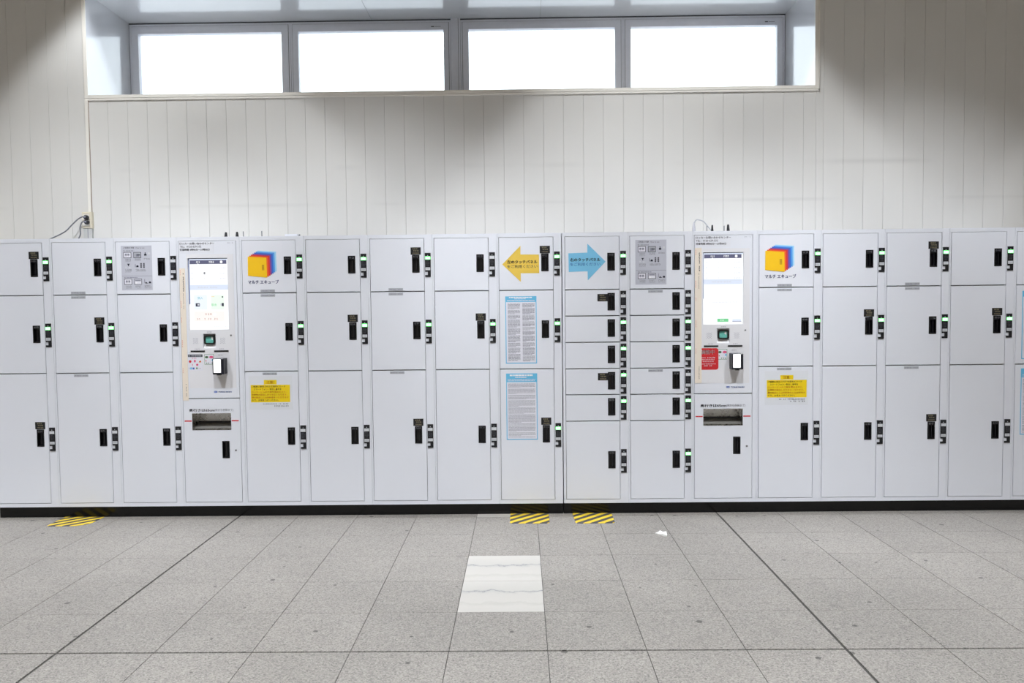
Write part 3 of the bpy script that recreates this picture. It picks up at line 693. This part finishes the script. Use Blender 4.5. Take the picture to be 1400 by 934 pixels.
# ------------------------------------------------------------------ the two touch-screen terminals
def terminal(k, label, red):
    left, x0, x1 = span(k); w = 0.3790
    t = thing('touch_screen_terminal', label, 'terminal', (left, F, 0), 'touch screen terminals in the locker row')
    body(t, x0 - left, x1 - left, w, None, None)
    UZ0, UZ1, LZ0, LZ1 = 0.8038, 1.8435, 0.104, 0.7972
    # ---- upper panel, built in cabinet heights then moved down by z0
    up_ = MB(); c = 0.0014
    def rg(a, e, f, g, y): return [(a, y, f), (e, y, f), (e, y, g), (a, y, g)]
    sx0, sx1, sz0, sz1 = 0.0570, 0.3205, 1.2590, 1.7315       # screen
    kx0, kx1, kz0, kz1 = 0.1480, 0.2300, 1.1350, 1.2310       # scanner alcove
    # front skin as strips around the two openings
    for (a, e, f, g) in ((c, w - c, sz1, UZ1 - c), (c, sx0, kz1, sz1), (sx1, w - c, kz1, sz1), (sx0, sx1, kz1, sz0), (c, kx0, kz0, kz1), (kx1, w - c, kz0, kz1), (c, w - c, UZ0 + c, kz0)):
        up_.rect(a, e, f - UZ0, g - UZ0, 0, WHITE)
    up_.rings([rg(0, w, 0, UZ1 - UZ0, 0.02), rg(0, w, 0, UZ1 - UZ0, c), rg(c, w - c, c, UZ1 - UZ0 - c, 0)], WHITE, close=False)
    up_.rings([rg(sx0, sx1, sz0 - UZ0, sz1 - UZ0, 0), rg(sx0, sx1, sz0 - UZ0, sz1 - UZ0, 0.014)], PANELG, close=False)
    # alcove: back leaning forward at the foot
    A = [(kx0, 0, kz1), (kx1, 0, kz1), (kx1, 0, kz0), (kx0, 0, kz0), (kx0 + .002, .013, kz1 - .004), (kx1 - .002, .013, kz1 - .004), (kx1 - .002, .013, 1.163), (kx0 + .002, .013, 1.163)]
    up_.add([(x, y, z - UZ0) for x, y, z in A], [(4, 7, 6, 5), (0, 4, 5, 1), (0, 3, 7, 4), (1, 5, 6, 2), (3, 2, 6, 7)], PANELG)
    p = up_.build('upper_panel', t, (0, 0, UZ0))
    def sub(q, name, label_=None, z=0.0):
        o = q.build(name, p, (0, 0, -UZ0))
        if label_: o['label'] = label_
        return o
    q = MB()
    fx = [(0.036, 0.0560), (0.3215, 0.3600)]
    q.box(0.0500, 0.0565, -0.0008, 0, 0.870, 1.757, PANELG); q.box(0.3215, 0.360, -0.0008, 0, 0.870, 1.757, PANELG); q.box(0.0565, 0.3215, -0.0008, 0, 1.7325, 1.757, PANELG)
    q.box(0.0565, 0.3215, -0.0008, 0, 1.232, 1.258, PANELG); q.box(0.0565, 0.1470, -0.0008, 0, 1.134, 1.232, PANELG); q.box(0.2310, 0.3215, -0.0008, 0, 1.134, 1.232, PANELG); q.box(0.0565, 0.3215, -0.0008, 0, 0.870, 1.134, PANELG)
    sub(q, 'fascia_plate')
    # ---- screen
    q = MB(); y = 0.0120
    q.rect(sx0, sx1, sz0, sz1, 0.0130, SCREENW)
    q.rect(sx0, sx0 + 0.006, sz0 + 0.17, sz1, y, paint('screen_edge', (120, 140, 190), 0.4, 0.05, 20)); q.rect(sx0, sx1, sz1 - 0.004, sz1, y, BLACK)
    q.rect(sx0 + 0.006, sx1, sz1 - 0.013, sz1 - 0.004, y, SCREENB)
    q.rect(0.0660, 0.3105, 1.6935, 1.7200, y, SCREEND)
    yy = 0.0114
    q.scribble(0.107, 0.135, 1.701, 1.7125, yy, SCREENW, cell=0.009); q.scribble(0.192, 0.228, 1.700, 1.714, yy, SCREENW, cell=0.009); q.disc(0.276, 1.7065, 0.009, yy, y, SCREENW)
    q.plate([(0.116, 1.6935), (0.126, 1.6935), (0.121, 1.6985)], yy, y, SCREENW)
    for r_ in range(4 if red else 3):
        zz = 1.662 - 0.0345 * r_
        q.scribble(0.075, 0.088, zz, zz + 0.011, yy, SCREENL, cell=0.008); q.rect(0.160, 0.1625, zz, zz + 0.012, yy, SCREENL)
        q.scribble(0.262, 0.305, zz, zz + 0.010, yy, SCREENL, cell=0.009); q.rect(0.066, 0.310, zz - 0.0125, zz - 0.0118, yy, SCREENL)
    zz = 1.590 if red else 1.625
    q.scribble(0.154, 0.172, zz, zz + 0.016, yy - 0.0003, SCREENK, cell=0.009)
    q.rect(0.0620, 0.3170, 1.5230, 1.5555, y, SCREENB); q.scribble(0.115, 0.245, 1.534, 1.5445, yy, SCREENL, cell=0.010)
    if not red:
        q.rect(0.0868, 0.1760, 1.3915, 1.4890, y, SCREENBP); q.rect(0.2015, 0.2890, 1.3915, 1.4890, y, SCREENGP); q.rect(0.0860, 0.2890, 1.3130, 1.3810, y, SCREENR)
        q.text('預入', 0.112, 1.460, 0.036, 0.017, yy, SCREENT, 0.01); q.text('取出', 0.2035, 1.415, 0.034, 0.017, yy, SCREENG, 0.01)
        q.rect(0.0985, 0.1255, 1.413, 1.435, yy, SCREENK); q.rect(0.111, 0.1225, 1.419, 1.430, yy - 0.0004, SCREENL); q.rect(0.128, 0.133, 1.422, 1.426, yy, SCREENL)
        q.rect(0.272, 0.286, 1.413, 1.435, yy, SCREENK); q.rect(0.263, 0.271, 1.418, 1.432, yy, SCREENL); q.disc(0.278, 1.475, 0.005, yy, y, SCREENK)
        q.rect(0.205, 0.225, 1.476, 1.479, yy, glow('screen_orange', (246, 206, 160), 0.95))
        br = glow('screen_brown_print', (206, 176, 166), 0.95)
        q.scribble(0.158, 0.206, 1.355, 1.368, yy, br, cell=0.012); q.rect(0.215, 0.232, 1.351, 1.368, yy, SCREENW)
        q.scribble(0.104, 0.128, 1.324, 1.336, yy, br, cell=0.010); q.scribble(0.139, 0.165, 1.324, 1.336, yy, br, cell=0.010); q.scribble(0.176, 0.202, 1.324, 1.336, yy, br, cell=0.010); q.scribble(0.217, 0.245, 1.324, 1.336, yy, br, cell=0.010)
        q.scribble(0.070, 0.108, 1.274, 1.282, yy, SCREENL, cell=0.007); q.scribble(0.218, 0.256, 1.274, 1.282, yy, SCREENL, cell=0.007); q.scribble(0.268, 0.306, 1.274, 1.282, yy, SCREENL, cell=0.007)
    else:
        q.scribble(0.097, 0.281, 1.401, 1.409, yy, SCREENL, cell=0.009)
        q.rect(0.1530, 0.2255, 1.2755, 1.2965, y, SCREENG); q.scribble(0.170, 0.208, 1.282, 1.291, yy, SCREENGP, cell=0.009)
        q.rect(0.2515, 0.3105, 1.2755, 1.2925, y, SCREENB); q.rect(0.2515, 0.3105, 1.2755, 1.2795, yy, glow('screen_slate', (140, 148, 178), 0.9))
    sub(q, 'touch_screen', 'lit white touch screen with dark header bar')
    # ---- scanner
    q = MB()
    n = 6
    def rr(x0_, x1_, z0_, z1_, r):
        P = []
        for (cx, cz, a0) in ((x0_ + r, z0_ + r, 180), (x1_ - r, z0_ + r, 270), (x1_ - r, z1_ - r, 0), (x0_ + r, z1_ - r, 90)):
            for i in range(n): a = math.radians(a0 + 90 * i / (n - 1)); P.append((cx + r * math.cos(a), cz + r * math.sin(a)))
        return P
    o_, i_, g_ = rr(0.1535, 0.2250, 1.1630, 1.2220, 0.010), rr(0.1625, 0.2160, 1.1710, 1.2135, 0.006), rr(0.1640, 0.2145, 1.1725, 1.2120, 0.006)
    q.rings([[(x, 0.0125, z) for x, z in o_], [(x, -0.006, z) for x, z in o_], [(x, -0.006, z) for x, z in i_], [(x, 0.003, z) for x, z in i_]], DEEP, close=False)
    q.plate(i_, 0.0028, 0.006, TEALG); q.plate([(0.198, 1.196), (0.210, 1.190), (0.211, 1.209), (0.199, 1.211)], 0.0024, 0.0027, PWHITE)
    sub(q, 'code_scanner', 'teal glass code scanner in black rounded frame')
    for (a, e) in ((0.0795, 0.1130), (0.2595, 0.2930)):
        q = MB()
        for r_ in range(7):
            for s_ in range(4 if r_ % 2 == 0 else 3):
                q.disc(a + 0.002 + (0.0098 * s_) + (0.0049 if r_ % 2 else 0), 1.2025 - 0.0058 * r_, 0.0019, -0.0012, -0.0006, MGREY, 6)
        sub(q, 'speaker_grille')
    for (a, e) in ((0.0615, 0.1560), (0.2190, 0.3140)):
        q = MB(); q.box(a, e, -0.0035, -0.0008, 1.1112, 1.1212, BLACK); q.box(a + 0.006, e - 0.006, -0.0038, -0.003, 1.1148, 1.1176, DEEP); sub(q, 'card_slot')
    for (a, e, f, g) in ((0.088, 0.122, 1.1275, 1.1345), (0.252, 0.284, 1.1275, 1.1345), (0.172, 0.206, 1.2385, 1.2475), (0.243, 0.276, 1.085, 1.093)):
        q = MB(); q.scribble(a, e, f, g, -0.0012, GREY, cell=0.008); tag(sub(q, 'small_lettering'), kind='stuff')
    for (s_, a, f, w_, h_, c_, b_) in (('ロッカーお問い合わせセンター', 0.0090, 1.8210, 0.228, 0.0150, INK, 0.03), ('TEL：0120-629-532', 0.0100, 1.8020, 0.142, 0.0125, INK, 0.012), ('営業時間 8時00分～21時00分', 0.0090, 1.7805, 0.199, 0.0150, INK, 0.03), ('M－1' if red else 'M－2', 0.327, 1.8265, 0.036, 0.0070, MGREY, 0.0)):
        q = MB(); q.text(s_, a, f, w_, h_, -0.0012, c_, b_); sub(q, 'lettering')
    q = MB(); q.box(0.0025, 0.2345, -0.0006, 0, 1.7640, 1.8425, paint('phone_label', (225, 227, 235), 0.45, 0.006, 10)); sub(q, 'phone_label')
    q = MB(); q.lathe([(0.0058, 0), (0.0058, 0.003), (0.0048, 0.004)], KEYM, 0, 0, 14); q.box(-0.0008, 0.0008, -0.003, 0.003, 0.0038, 0.0043, DEEP)
    o = q.build('key_lock', p, (0.3330, -0.0008, 1.2197 - UZ0)); o.rotation_euler = (math.pi / 2, 0, 0)
    # ---- payment reader
    q = MB(); xa, xe, za, ze, dp = 0.2290, 0.3026, 0.9655, 1.0705, 0.066
    P = [(xa + .003, za), (xe - .003, za), (xe, za + .003), (xe, ze - .003), (xe - .003, ze), (xa + .003, ze), (xa, ze - .003), (xa, za + .003)]
    I = [(xa + .006, za + .005), (xe - .006, za + .005), (xe - .005, za + .006), (xe - .005, ze - .006), (xe - .006, ze - .005), (xa + .006, ze - .005), (xa + .005, ze - .006), (xa + .005, za + .006)]
    q.rings([[(x, -0.0008, z) for x, z in P], [(x, -dp * 0.46, z) for x, z in P], [(x, -dp * 0.46, z) for x, z in I], [(x, -dp * 0.54, z) for x, z in I], [(x, -dp * 0.54, z) for x, z in P], [(x, -dp + 0.003, z) for x, z in P], [(x, -dp, z) for x, z in I]], paint('reader_black', (17, 19, 34), 0.35, 0.08, 30))
    q.rect(0.2360, 0.2850, 0.9775, 1.0655, -dp - 0.0006, READW); q.box(xa + 0.025, xa + 0.05, -dp + 0.004, -dp * 0.6, za - 0.006, za, BLACK)
    sub(q, 'payment_reader', 'black box reader with lit white screen')
    # ---- stickers
    q = MB(); a, e, f, g = 0.1520, 0.2145, 1.0275, 1.0958
    q.box(a, e, -0.0014, -0.0008, f, g, GREENP); q.box(a + .0025, e - .0025, -0.0017, -0.0012, f + .0025, g - .0025, SHEET)
    q.disc(e - 0.0165, g - 0.0195, 0.0140, -0.0021, -0.0016, PINK, 14, 0.0085); q.disc(a + 0.0150, g - 0.0195, 0.0110, -0.0021, -0.0016, paint('dark_green_print', (66, 100, 66), 0.5, 0.02, 20), 14, 0.0075)
    q.plate([(a + .006, f + .022), (a + .014, f + .020), (a + .011, f + .031)], -0.0021, -0.0016, REDP); q.rect(e - .014, e - .005, f + .024, f + .036, -0.0021, CYAN); q.scribble(a + .008, e - .006, f + .004, f + .014, -0.0021, GREENP, cell=0.01)
    sub(q, 'fare_card_sticker', 'small sticker with pink and green ovals')
    if not red:
        q = MB(); a, e, f, g = 0.0425, 0.1385, 0.9880, 1.0955
        q.box(a, e, -0.0014, -0.0008, f, g, SHEET); q.box(a, e + 0.001, -0.0017, -0.0012, g - 0.0175, g, DGREY); q.scribble(a + .006, e - .006, g - .0135, g - .004, -0.0021, LGREY, cell=0.008)
        q.scribble(a + .025, e - .028, g - .029, g - .021, -0.0018, PINK, cell=0.009); y = -0.0018
        q.disc(a + .0135, g - .0470, 0.0088, -0.0022, y, REDP, 12); q.disc(a + .045, g - .0445, 0.0065, -0.0022, y, PINK, 12, 0.009); q.plate([(a + .070, g - .053), (a + .088, g - .053), (a + .084, g - .041), (a + .077, g - .043)], -0.0022, y, ORANGE)
        q.rect(a + .027, a + .031, g - .075, g - .064, y, PINK); q.disc(a + .060, g - .0690, 0.0075, -0.0022, y, PINK, 12)
        q.scribble(a + .003, a + .010, g - .096, g - .088, y, MGREY, cell=0.007); q.disc(a + .0185, g - .0930, 0.0062, -0.0022, y, CYAN, 12, 0.0080); q.box(a + .0285, a + .0410, -0.0022, y, g - .100, g - .087, BLUEP); q.disc(a + .057, g - .0925, 0.0055, -0.0022, y, GREENP, 10, 0.007); q.scribble(a + .066, a + .086, g - .096, g - .090, y, GREY, cell=0.008)
        sub(q, 'payment_sticker', 'white sticker with red and blue payment symbols')
    else:
        q = MB(); a, e, f, g = 0.0200, 0.1570, 0.9605, 1.1030; r = 0.016; P = [(a, f)]
        for (cx, cz, a0) in ((e - r, f + r, 270), (e - r, g - r, 0)):
            for i in range(6): an = math.radians(a0 + 18 * i); P.append((cx + r * math.cos(an), cz + r * math.sin(an)))
        P.append((a, g)); q.plate(P, -0.0018, -0.0008, REDP); y = -0.0022
        q.text('調整中', 0.0430, g - 0.0400, 0.0870, 0.0285, y, PWHITE, 0.025)
        for k_, (s0, s1) in enumerate(((0.046, 0.136), (0.046, 0.133), (0.052, 0.126), (0.046, 0.140), (0.060, 0.116))):
            zz = g - 0.066 - 0.0125 * k_ - (0.004 if k_ > 2 else 0); q.scribble(s0, s1, zz, zz + 0.0075, y, SHEET, cell=0.0082)
        sub(q, 'red_sign', 'red rounded sign with white lettering')
    # ---- beige strip with vertical print
    zt, zb = (1.7620, 0.8720) if red else (1.6658, 0.7884)
    a, e = (0.0015, 0.0465) if red else (0.0010, 0.0398)
    q = MB(); q.box(a, e, -0.0026, -0.0020, max(zb, UZ0 + 0.001) if red else zb, zt, TAPE); y = -0.0031
    xm = a + (e - a) * 0.52; n_ = 0; z = zt - 0.030
    while n_ < 24:
        hh = 0.0125 if n_ < 10 else 0.0075; ww = 0.0125 if n_ < 10 else 0.0065
        q.scribble(xm + 0.0002, xm + ww, z - hh * 0.85, z, y, INK if n_ < 10 else DGREY, cell=ww); z -= hh; n_ += 1
        if n_ == 10: z -= 0.008
    z = zb + 0.110
    for k_ in range(10): q.scribble(xm + 0.001, xm + 0.009, z - 0.006, z, y, INK if k_ % 4 else DGREY, cell=0.008); z -= 0.0085
    for k_, zz in enumerate((zt - 0.012, zt - 0.215, zt - 0.325, zt - 0.475, zt - 0.660)):
        for r_ in range(3 + k_ % 2): q.scribble(a + 0.003, a + 0.011, zz - 0.012 * r_ - 0.009, zz - 0.012 * r_, y, paint('pale_red_print', (222, 150, 138), 0.6, 0.03, 20), cell=0.008)
    sub(q, 'paper_strip', 'beige paper strip with vertical lettering')
    q = MB(); q.disc(0.2200, 0.8445, 0.0125, -0.0014, -0.0006, BLUEP, 4, 0.007); q.rect(0.2095, 0.2310, 0.8390, 0.8500, -0.0011, BLUEP)
    for k_ in range(3): q.rect(0.2115 + 0.0068 * k_, 0.2150 + 0.0068 * k_, 0.8430, 0.8462, -0.0017, PWHITE)
    q.text('TOKAI RIKEN', 0.2400, 0.8395, 0.0870, 0.0090, -0.0012, BLUEP, 0.03); sub(q, 'maker_lettering', 'small blue lettering with emblem')

    # ---- lower door with the steel opening
    lo = MB(); wx0, wx1, wz0, wz1 = 0.0580, 0.3180, 0.5890, 0.7015; hx0, hx1, hz0, hz1 = 0.2560, 0.2560 + (HX1 - HX0), 0.4005, 0.4005 + HH
    for (a, e, f, g) in ((c, w - c, wz1, LZ1 - c), (c, wx0, wz0, wz1), (wx1, w - c, wz0, wz1), (c, w - c, hz1, wz0), (c, hx0, hz0, hz1), (hx1, w - c, hz0, hz1), (c, w - c, LZ0 + c, hz0)):
        lo.rect(a, e, f - LZ0, g - LZ0, 0, WHITE)
    lo.rings([rg(0, w, 0, LZ1 - LZ0, 0.02), rg(0, w, 0, LZ1 - LZ0, c), rg(c, w - c, c, LZ1 - LZ0 - c, 0)], WHITE, close=False)
    lo.rings([rg(hx0, hx1, hz0 - LZ0, hz1 - LZ0, 0), rg(hx0, hx1, hz0 - LZ0, hz1 - LZ0, 0.0195)], WHITE, close=False)
    ld_ = lo.build('lower_door', t, (0, 0, LZ0))
    link('handle', HANDLE0, ld_, (hx0, 0, hz0 - LZ0))
    q = MB(); dz = LZ0; dpt = 0.020; tx = wx1 - wx0
    q.rings([rg(wx0, wx1, wz0 - dz, wz1 - dz, -0.001), rg(wx0, wx1, wz0 - dz + 0.003, wz1 - dz, dpt * 0.15), rg(wx0 + 0.0005, wx1 - 0.0005, wz0 - dz + 0.006, wz1 - dz, dpt)], STEEL, close=False)
    q.build('steel_surround', ld_)
    # inside of the tray, reaching back through the carcass: steel slope below, dark slot, steel hood above
    q = MB(); yb = 0.105; za_, ze_ = wz0 - dz + 0.006, wz1 - dz; zl, zh = za_ + 0.028, za_ + 0.040
    PR = [(0.02, za_), (yb, zl), (yb, zh), (yb - 0.013, ze_ + 0.003), (0.02, ze_ + 0.001)]
    L_ = [(wx0, y_, z_) for y_, z_ in PR]; R_ = [(wx1, y_, z_) for y_, z_ in PR]
    for k_, mt_ in enumerate((STEELD, DEEP, STEEL, STEEL)): q.add([L_[k_], R_[k_], R_[k_ + 1], L_[k_ + 1]], [(0, 1, 2, 3)], mt_)
    q.add(L_, [(0, 1, 2, 3, 4)], STEEL); q.add(R_, [(4, 3, 2, 1, 0)], STEEL)
    q.build('steel_tray', ld_)
    q = MB(); q.lathe([(0.0066, 0), (0.0066, 0.003), (0.0055, 0.004)], KEYM, 0, 0, 14); q.box(-0.0009, 0.0009, -0.0035, 0.0035, 0.0038, 0.0043, DEEP)
    o = q.build('key_lock', ld_, (0.3455, 0, 0.4515 - LZ0)); o.rotation_euler = (math.pi / 2, 0, 0)
    q = MB()
    for (a, e) in ((0.0075, 0.0540), (0.3215, 0.3690)): q.box(a, e, -0.0006, 0, 0.6465 - LZ0, 0.6545 - LZ0, REDP)
    q.build('red_line', ld_)['label'] = 'red height line at both sides of the opening'
    q = MB(); q.text('奥行きは65cm', 0.0390, 0.7125 - LZ0, 0.1680, 0.0195, -0.0006, INK, 0.035); q.text('(床から赤線まで)', 0.2090, 0.7115 - LZ0, 0.1260, 0.0205, -0.0006, MGREY, -0.004)
    q.build('lettering', ld_)
    return t
# the tray passes through the carcass front, so the terminals' carcass gets an opening there
def body_terminal(root, x0, x1, w):
    q = MB(); g = 0.0028; y0, y1 = 0.0012, 0.0225
    za, ze = 0.575, 0.745; xa, xe = 0.050, 0.326
    q.box(x0, x1, y1, 0.660, BOTZ, TOPZ, WHITE, skip='f')
    for (a, e, f, h) in ((x0, x1, BOTZ, za), (x0, x1, ze, TOPZ), (x0, xa, za, ze), (xe, x1, za, ze)): q.rect(a, e, f, h, y1, WHITE)
    q.box(x0, x1, y0, y1, 1.8435 + g, TOPZ, WHITE, skip='k'); q.box(x0, x1, y0, y1, BOTZ, 0.104 - g, WHITE, skip='k')
    q.box(x0, -g, y0, y1, 0.104 - g, 1.8435 + g, WHITE, skip='ktb'); q.box(w + g, x1, y0, y1, 0.104 - g, 1.8435 + g, WHITE, skip='ktb')
    q.rect(-g, w + g, 0.775, 1.8435 + g, y1 - 0.0003, GAPM); q.rect(-g, w + g, 0.104 - g, 0.57, y1 - 0.0003, GAPM)
    q.build('cabinet_body', root)
    p = MB(); p.box(x0 - 0.0005, x1 + 0.0005, KICK - F, 0.66, 0, BOTZ, PLINTH); p.build('plinth', root)
_body = body
def body(root, x0, x1, w, rows, divs):
    if rows is None: body_terminal(root, x0, x1, w)
    else: _body(root, x0, x1, w, rows, divs)
terminal(3, 'white touch screen terminal without a red sign, payment symbols beside its reader', False)
terminal(11, 'white touch screen terminal with a red sign beside its reader', True)

# ------------------------------------------------------------------ small things on top of the lockers and on the wall
def stub(x, y, h, label, r0=0.0125):
    q = MB(); q.lathe([(r0, 0), (r0, 0.012), (r0 * 0.98, 0.02), (r0 * 0.62, h - 0.006), (r0 * 0.4, h)], BLACK, 0, 0, 14)
    o = q.build('antenna', None, (x, y, TOPZ), True); tag(o, label, 'antenna', 'antennas on the lockers')
def rod(x, y, h, label, r=0.0032):
    q = MB(); q.lathe([(0.010, 0), (0.010, 0.006), (r, 0.008), (r, h)], CABLE, 0, 0, 10)
    tag(q.build('metal_rod', None, (x, y, TOPZ)), label, 'rod', 'thin rods on the lockers')
stub(-1.750, 2.35, 0.060, 'black stub antenna on the terminal without a red sign, nearer the how-to-use locker')
stub(-1.672, 2.35, 0.062, 'black stub antenna on the terminal without a red sign, beside a thin rod')
rod(-1.628, 2.35, 0.064, 'thin grey rod beside a black stub antenna above the terminal without a red sign')
rod(-1.498, 2.35, 0.065, 'thin grey rod standing alone above the cube-logo locker')
stub(1.640, 2.35, 0.071, 'black stub antenna right next to the arched grey cable', 0.0095)
stub(1.750, 2.35, 0.073, 'black stub antenna farther from the arched cable, with a rod before it')
rod(1.722, 2.35, 0.064, 'thin grey rod between the two antennas above the red-sign terminal')
rod(1.603, 2.35, 0.066, 'thin dark rod under the arched grey cable')
q = MB(); q.box(-0.045, 0.045, -0.03, 0.03, 0, 0.052, WHITE); q.lathe([(0.0055, 0.03), (0.0055, 0.052), (0.004, 0.054)], CABLE, 0.052, 0, 8)
tag(q.build('junction_box', None, (-1.329, 2.5, TOPZ)), 'small white box lying on top of the cube-logo locker', 'box')
t = thing('power_cable', 'arched grey cable with pale plug above the terminal with the red sign', 'cable', (1.565, 2.6, TOPZ))
q = MB(); q.tube([(0.008, 0, 0.112), (0.014, 0, 0.127), (0.032, 0, 0.135), (0.074, 0, 0.121), (0.106, 0, 0.084), (0.130, 0, 0.052), (0.145, -0.02, 0.012), (0.160, -0.06, 0.006)], 0.0040, LCABLE); q.build('cord', t, (0, 0, 0), True)
q = MB(); q.lathe([(0.0130, 0.0), (0.0130, 0.062), (0.0125, 0.075), (0.0055, 0.108), (0.0045, 0.118)], paint('pale_plug', (190, 190, 198), 0.5, 0.02, 20), 0.004, 0, 12); q.build('plug', t, (0, 0, 0), True)

t = thing('wall_outlet', 'beige surface-mounted wall outlet box with two black plugs in it', 'outlet', (-2.927, YW, 2.069))
q = MB(); w_, h_, d_ = 0.037, 0.060, 0.030
P = lambda s_: [(-w_ + s_, -h_ + s_), (w_ - s_, -h_ + s_), (w_ - s_, h_ - s_), (-w_ + s_, h_ - s_)]
q.rings([[(x, 0, z) for x, z in P(0)], [(x, -d_ + 0.004, z) for x, z in P(0)], [(x, -d_, z) for x, z in P(0.004)]], BEIGE); q.build('box', t)
q = MB(); q.box(-0.030, 0.020, -d_ - 0.0018, -d_, -0.042, 0.042, TRIM)
for zz in (0.028, -0.006): q.box(-0.012, -0.008, -d_ - 0.0022, -d_, zz - 0.006, zz + 0.006, DEEP)
q.build('socket_plate', t)
def plug_cord(label, x, z, pts):
    t = thing('plug_cord', label, 'power cord', (x, YW - 0.032, z))
    q = MB(); n = 14
    q.rings([[(r * math.cos(2 * math.pi * i / n), y, r * math.sin(2 * math.pi * i / n)) for i in range(n)] for r, y in ((0.0165, 0.0), (0.0172, -0.010), (0.0165, -0.022), (0.010, -0.030))], BLACK)
    q.box(-0.008, 0.006, -0.0315, -0.029, -0.004, 0.007, MGREY); q.build('plug', t, (0, 0, 0), True)
    q = MB(); q.tube([(a - x, b_ - (YW - 0.032), c_ - z) for a, b_, c_ in pts], 0.0048, CABLE); q.build('cord', t, (0, 0, 0), True)
YC = YW - 0.058
plug_cord('grey cord with black plug in the upper socket, sweeping out sideways', -2.923, 2.088, [(-2.928, YC, 2.088), (-2.946, YC, 2.090), (-2.984, YC, 2.067), (-3.024, YC - .01, 2.024), (-3.064, YC - .02, 1.981), (-3.142, YC - .05, 1.932), (-3.25, YC - .09, 1.879)])
plug_cord('grey cord with black plug in the lower socket, hanging straight down', -2.919, 2.052, [(-2.923, YC, 2.052), (-2.936, YC - .004, 2.054), (-2.951, YC, 2.044), (-2.963, YC, 2.010), (-2.962, YC, 1.963), (-2.977, YC, 1.930), (-3.00, YC - .02, 1.879)])
q = MB(); q.box(-2.9225, -2.9005, YW - 0.012, YW, 2.132, 2.956, TRIM); q.box(-2.9003, -2.8975, YW - 0.006, YW, 2.132, 2.956, paint('duct_shadow_line', (150, 132, 120), 0.7, 0.02, 20))  # second box is the duct's shadow line, put in as a dark strip
tag(q.build('cable_duct'), 'thin cream cable duct running down the wall to the outlet', 'duct')
q = MB(); q.box(-2.958, -2.896, YW - 0.020, YW, 1.0, 2.008, paint('grey_duct', (200, 201, 199), 0.5, 0.02, 20)); q.box(-2.928, -2.924, YW - 0.0212, YW - 0.019, 1.0, 2.008, MGREY)
tag(q.build('cable_cover'), 'pale grey cable cover running down the wall below the outlet', 'duct')

# ------------------------------------------------------------------ things on the floor
def hazard_mat(cx, cy, pts, label, rot=0.0):
    n = len(pts); q = MB(); out = []
    for i, (x, y, r) in enumerate(pts):               # rounded corners
        p0 = Vector(pts[i - 1][:2]); p1 = Vector((x, y)); p2 = Vector(pts[(i + 1) % n][:2])
        a = p1 + (p0 - p1).normalized() * r; c = p1 + (p2 - p1).normalized() * r
        for k in range(5): t_ = k / 4; out.append(a * (1 - t_) ** 2 + p1 * 2 * t_ * (1 - t_) + c * t_ * t_)
    h = 0.004; m_ = len(out)
    ctr = sum(out, Vector((0, 0))) / m_
    ins = [p + (ctr - p).normalized() * 0.004 for p in out]
    rings = [[(p.x - cx, p.y - cy, 0.0003) for p in out], [(p.x - cx, p.y - cy, h * 0.6) for p in out], [(p.x - cx, p.y - cy, h) for p in ins]]
    q.rings(rings, HAZARD); o = q.build('floor_mat', None, (cx, cy, 0)); tag(o, label, 'floor mat', 'striped floor mats at the locker foot')
hazard_mat(-2.650, 1.975, [(-2.780, 1.852, .02), (-2.600, 1.853, .02), (-2.522, 1.905, .04), (-2.517, 2.066, .004), (-2.785, 2.068, .004)], 'yellow and black striped floor mat lying alone under the wall-outlet locker')
hazard_mat(0.3500, 1.960, [(0.222, 1.838, .025), (0.477, 1.834, .025), (0.479, 2.068, .004), (0.222, 2.069, .004)], 'yellow and black striped floor mat below the yellow arrow locker')
hazard_mat(0.7680, 1.955, [(0.643, 1.827, .03), (0.894, 1.829, .025), (0.899, 2.068, .004), (0.638, 2.068, .004)], 'yellow and black striped floor mat below the blue arrow locker')
q = MB(); ol = [(-0.030, 0.018), (-0.010, 0.026), (0.004, 0.044), (0.020, 0.040), (0.026, 0.030), (0.040, 0.022), (0.036, -0.018), (0.026, -0.050), (0.006, -0.032), (-0.012, -0.004)]
q.rings([[(x, y, 0.0004) for x, y in ol], [(x * .97, y * .97, 0.005 + 0.004 * (i % 3)) for i, (x, y) in enumerate(ol)], [(x * .45, y * .45, 0.010 + 0.003 * (i % 2)) for i, (x, y) in enumerate(ol)]], PAPER)
tag(q.build('paper_scrap', None, (1.140, 1.580, 0)), 'crumpled white scrap of paper on the granite floor', 'litter')
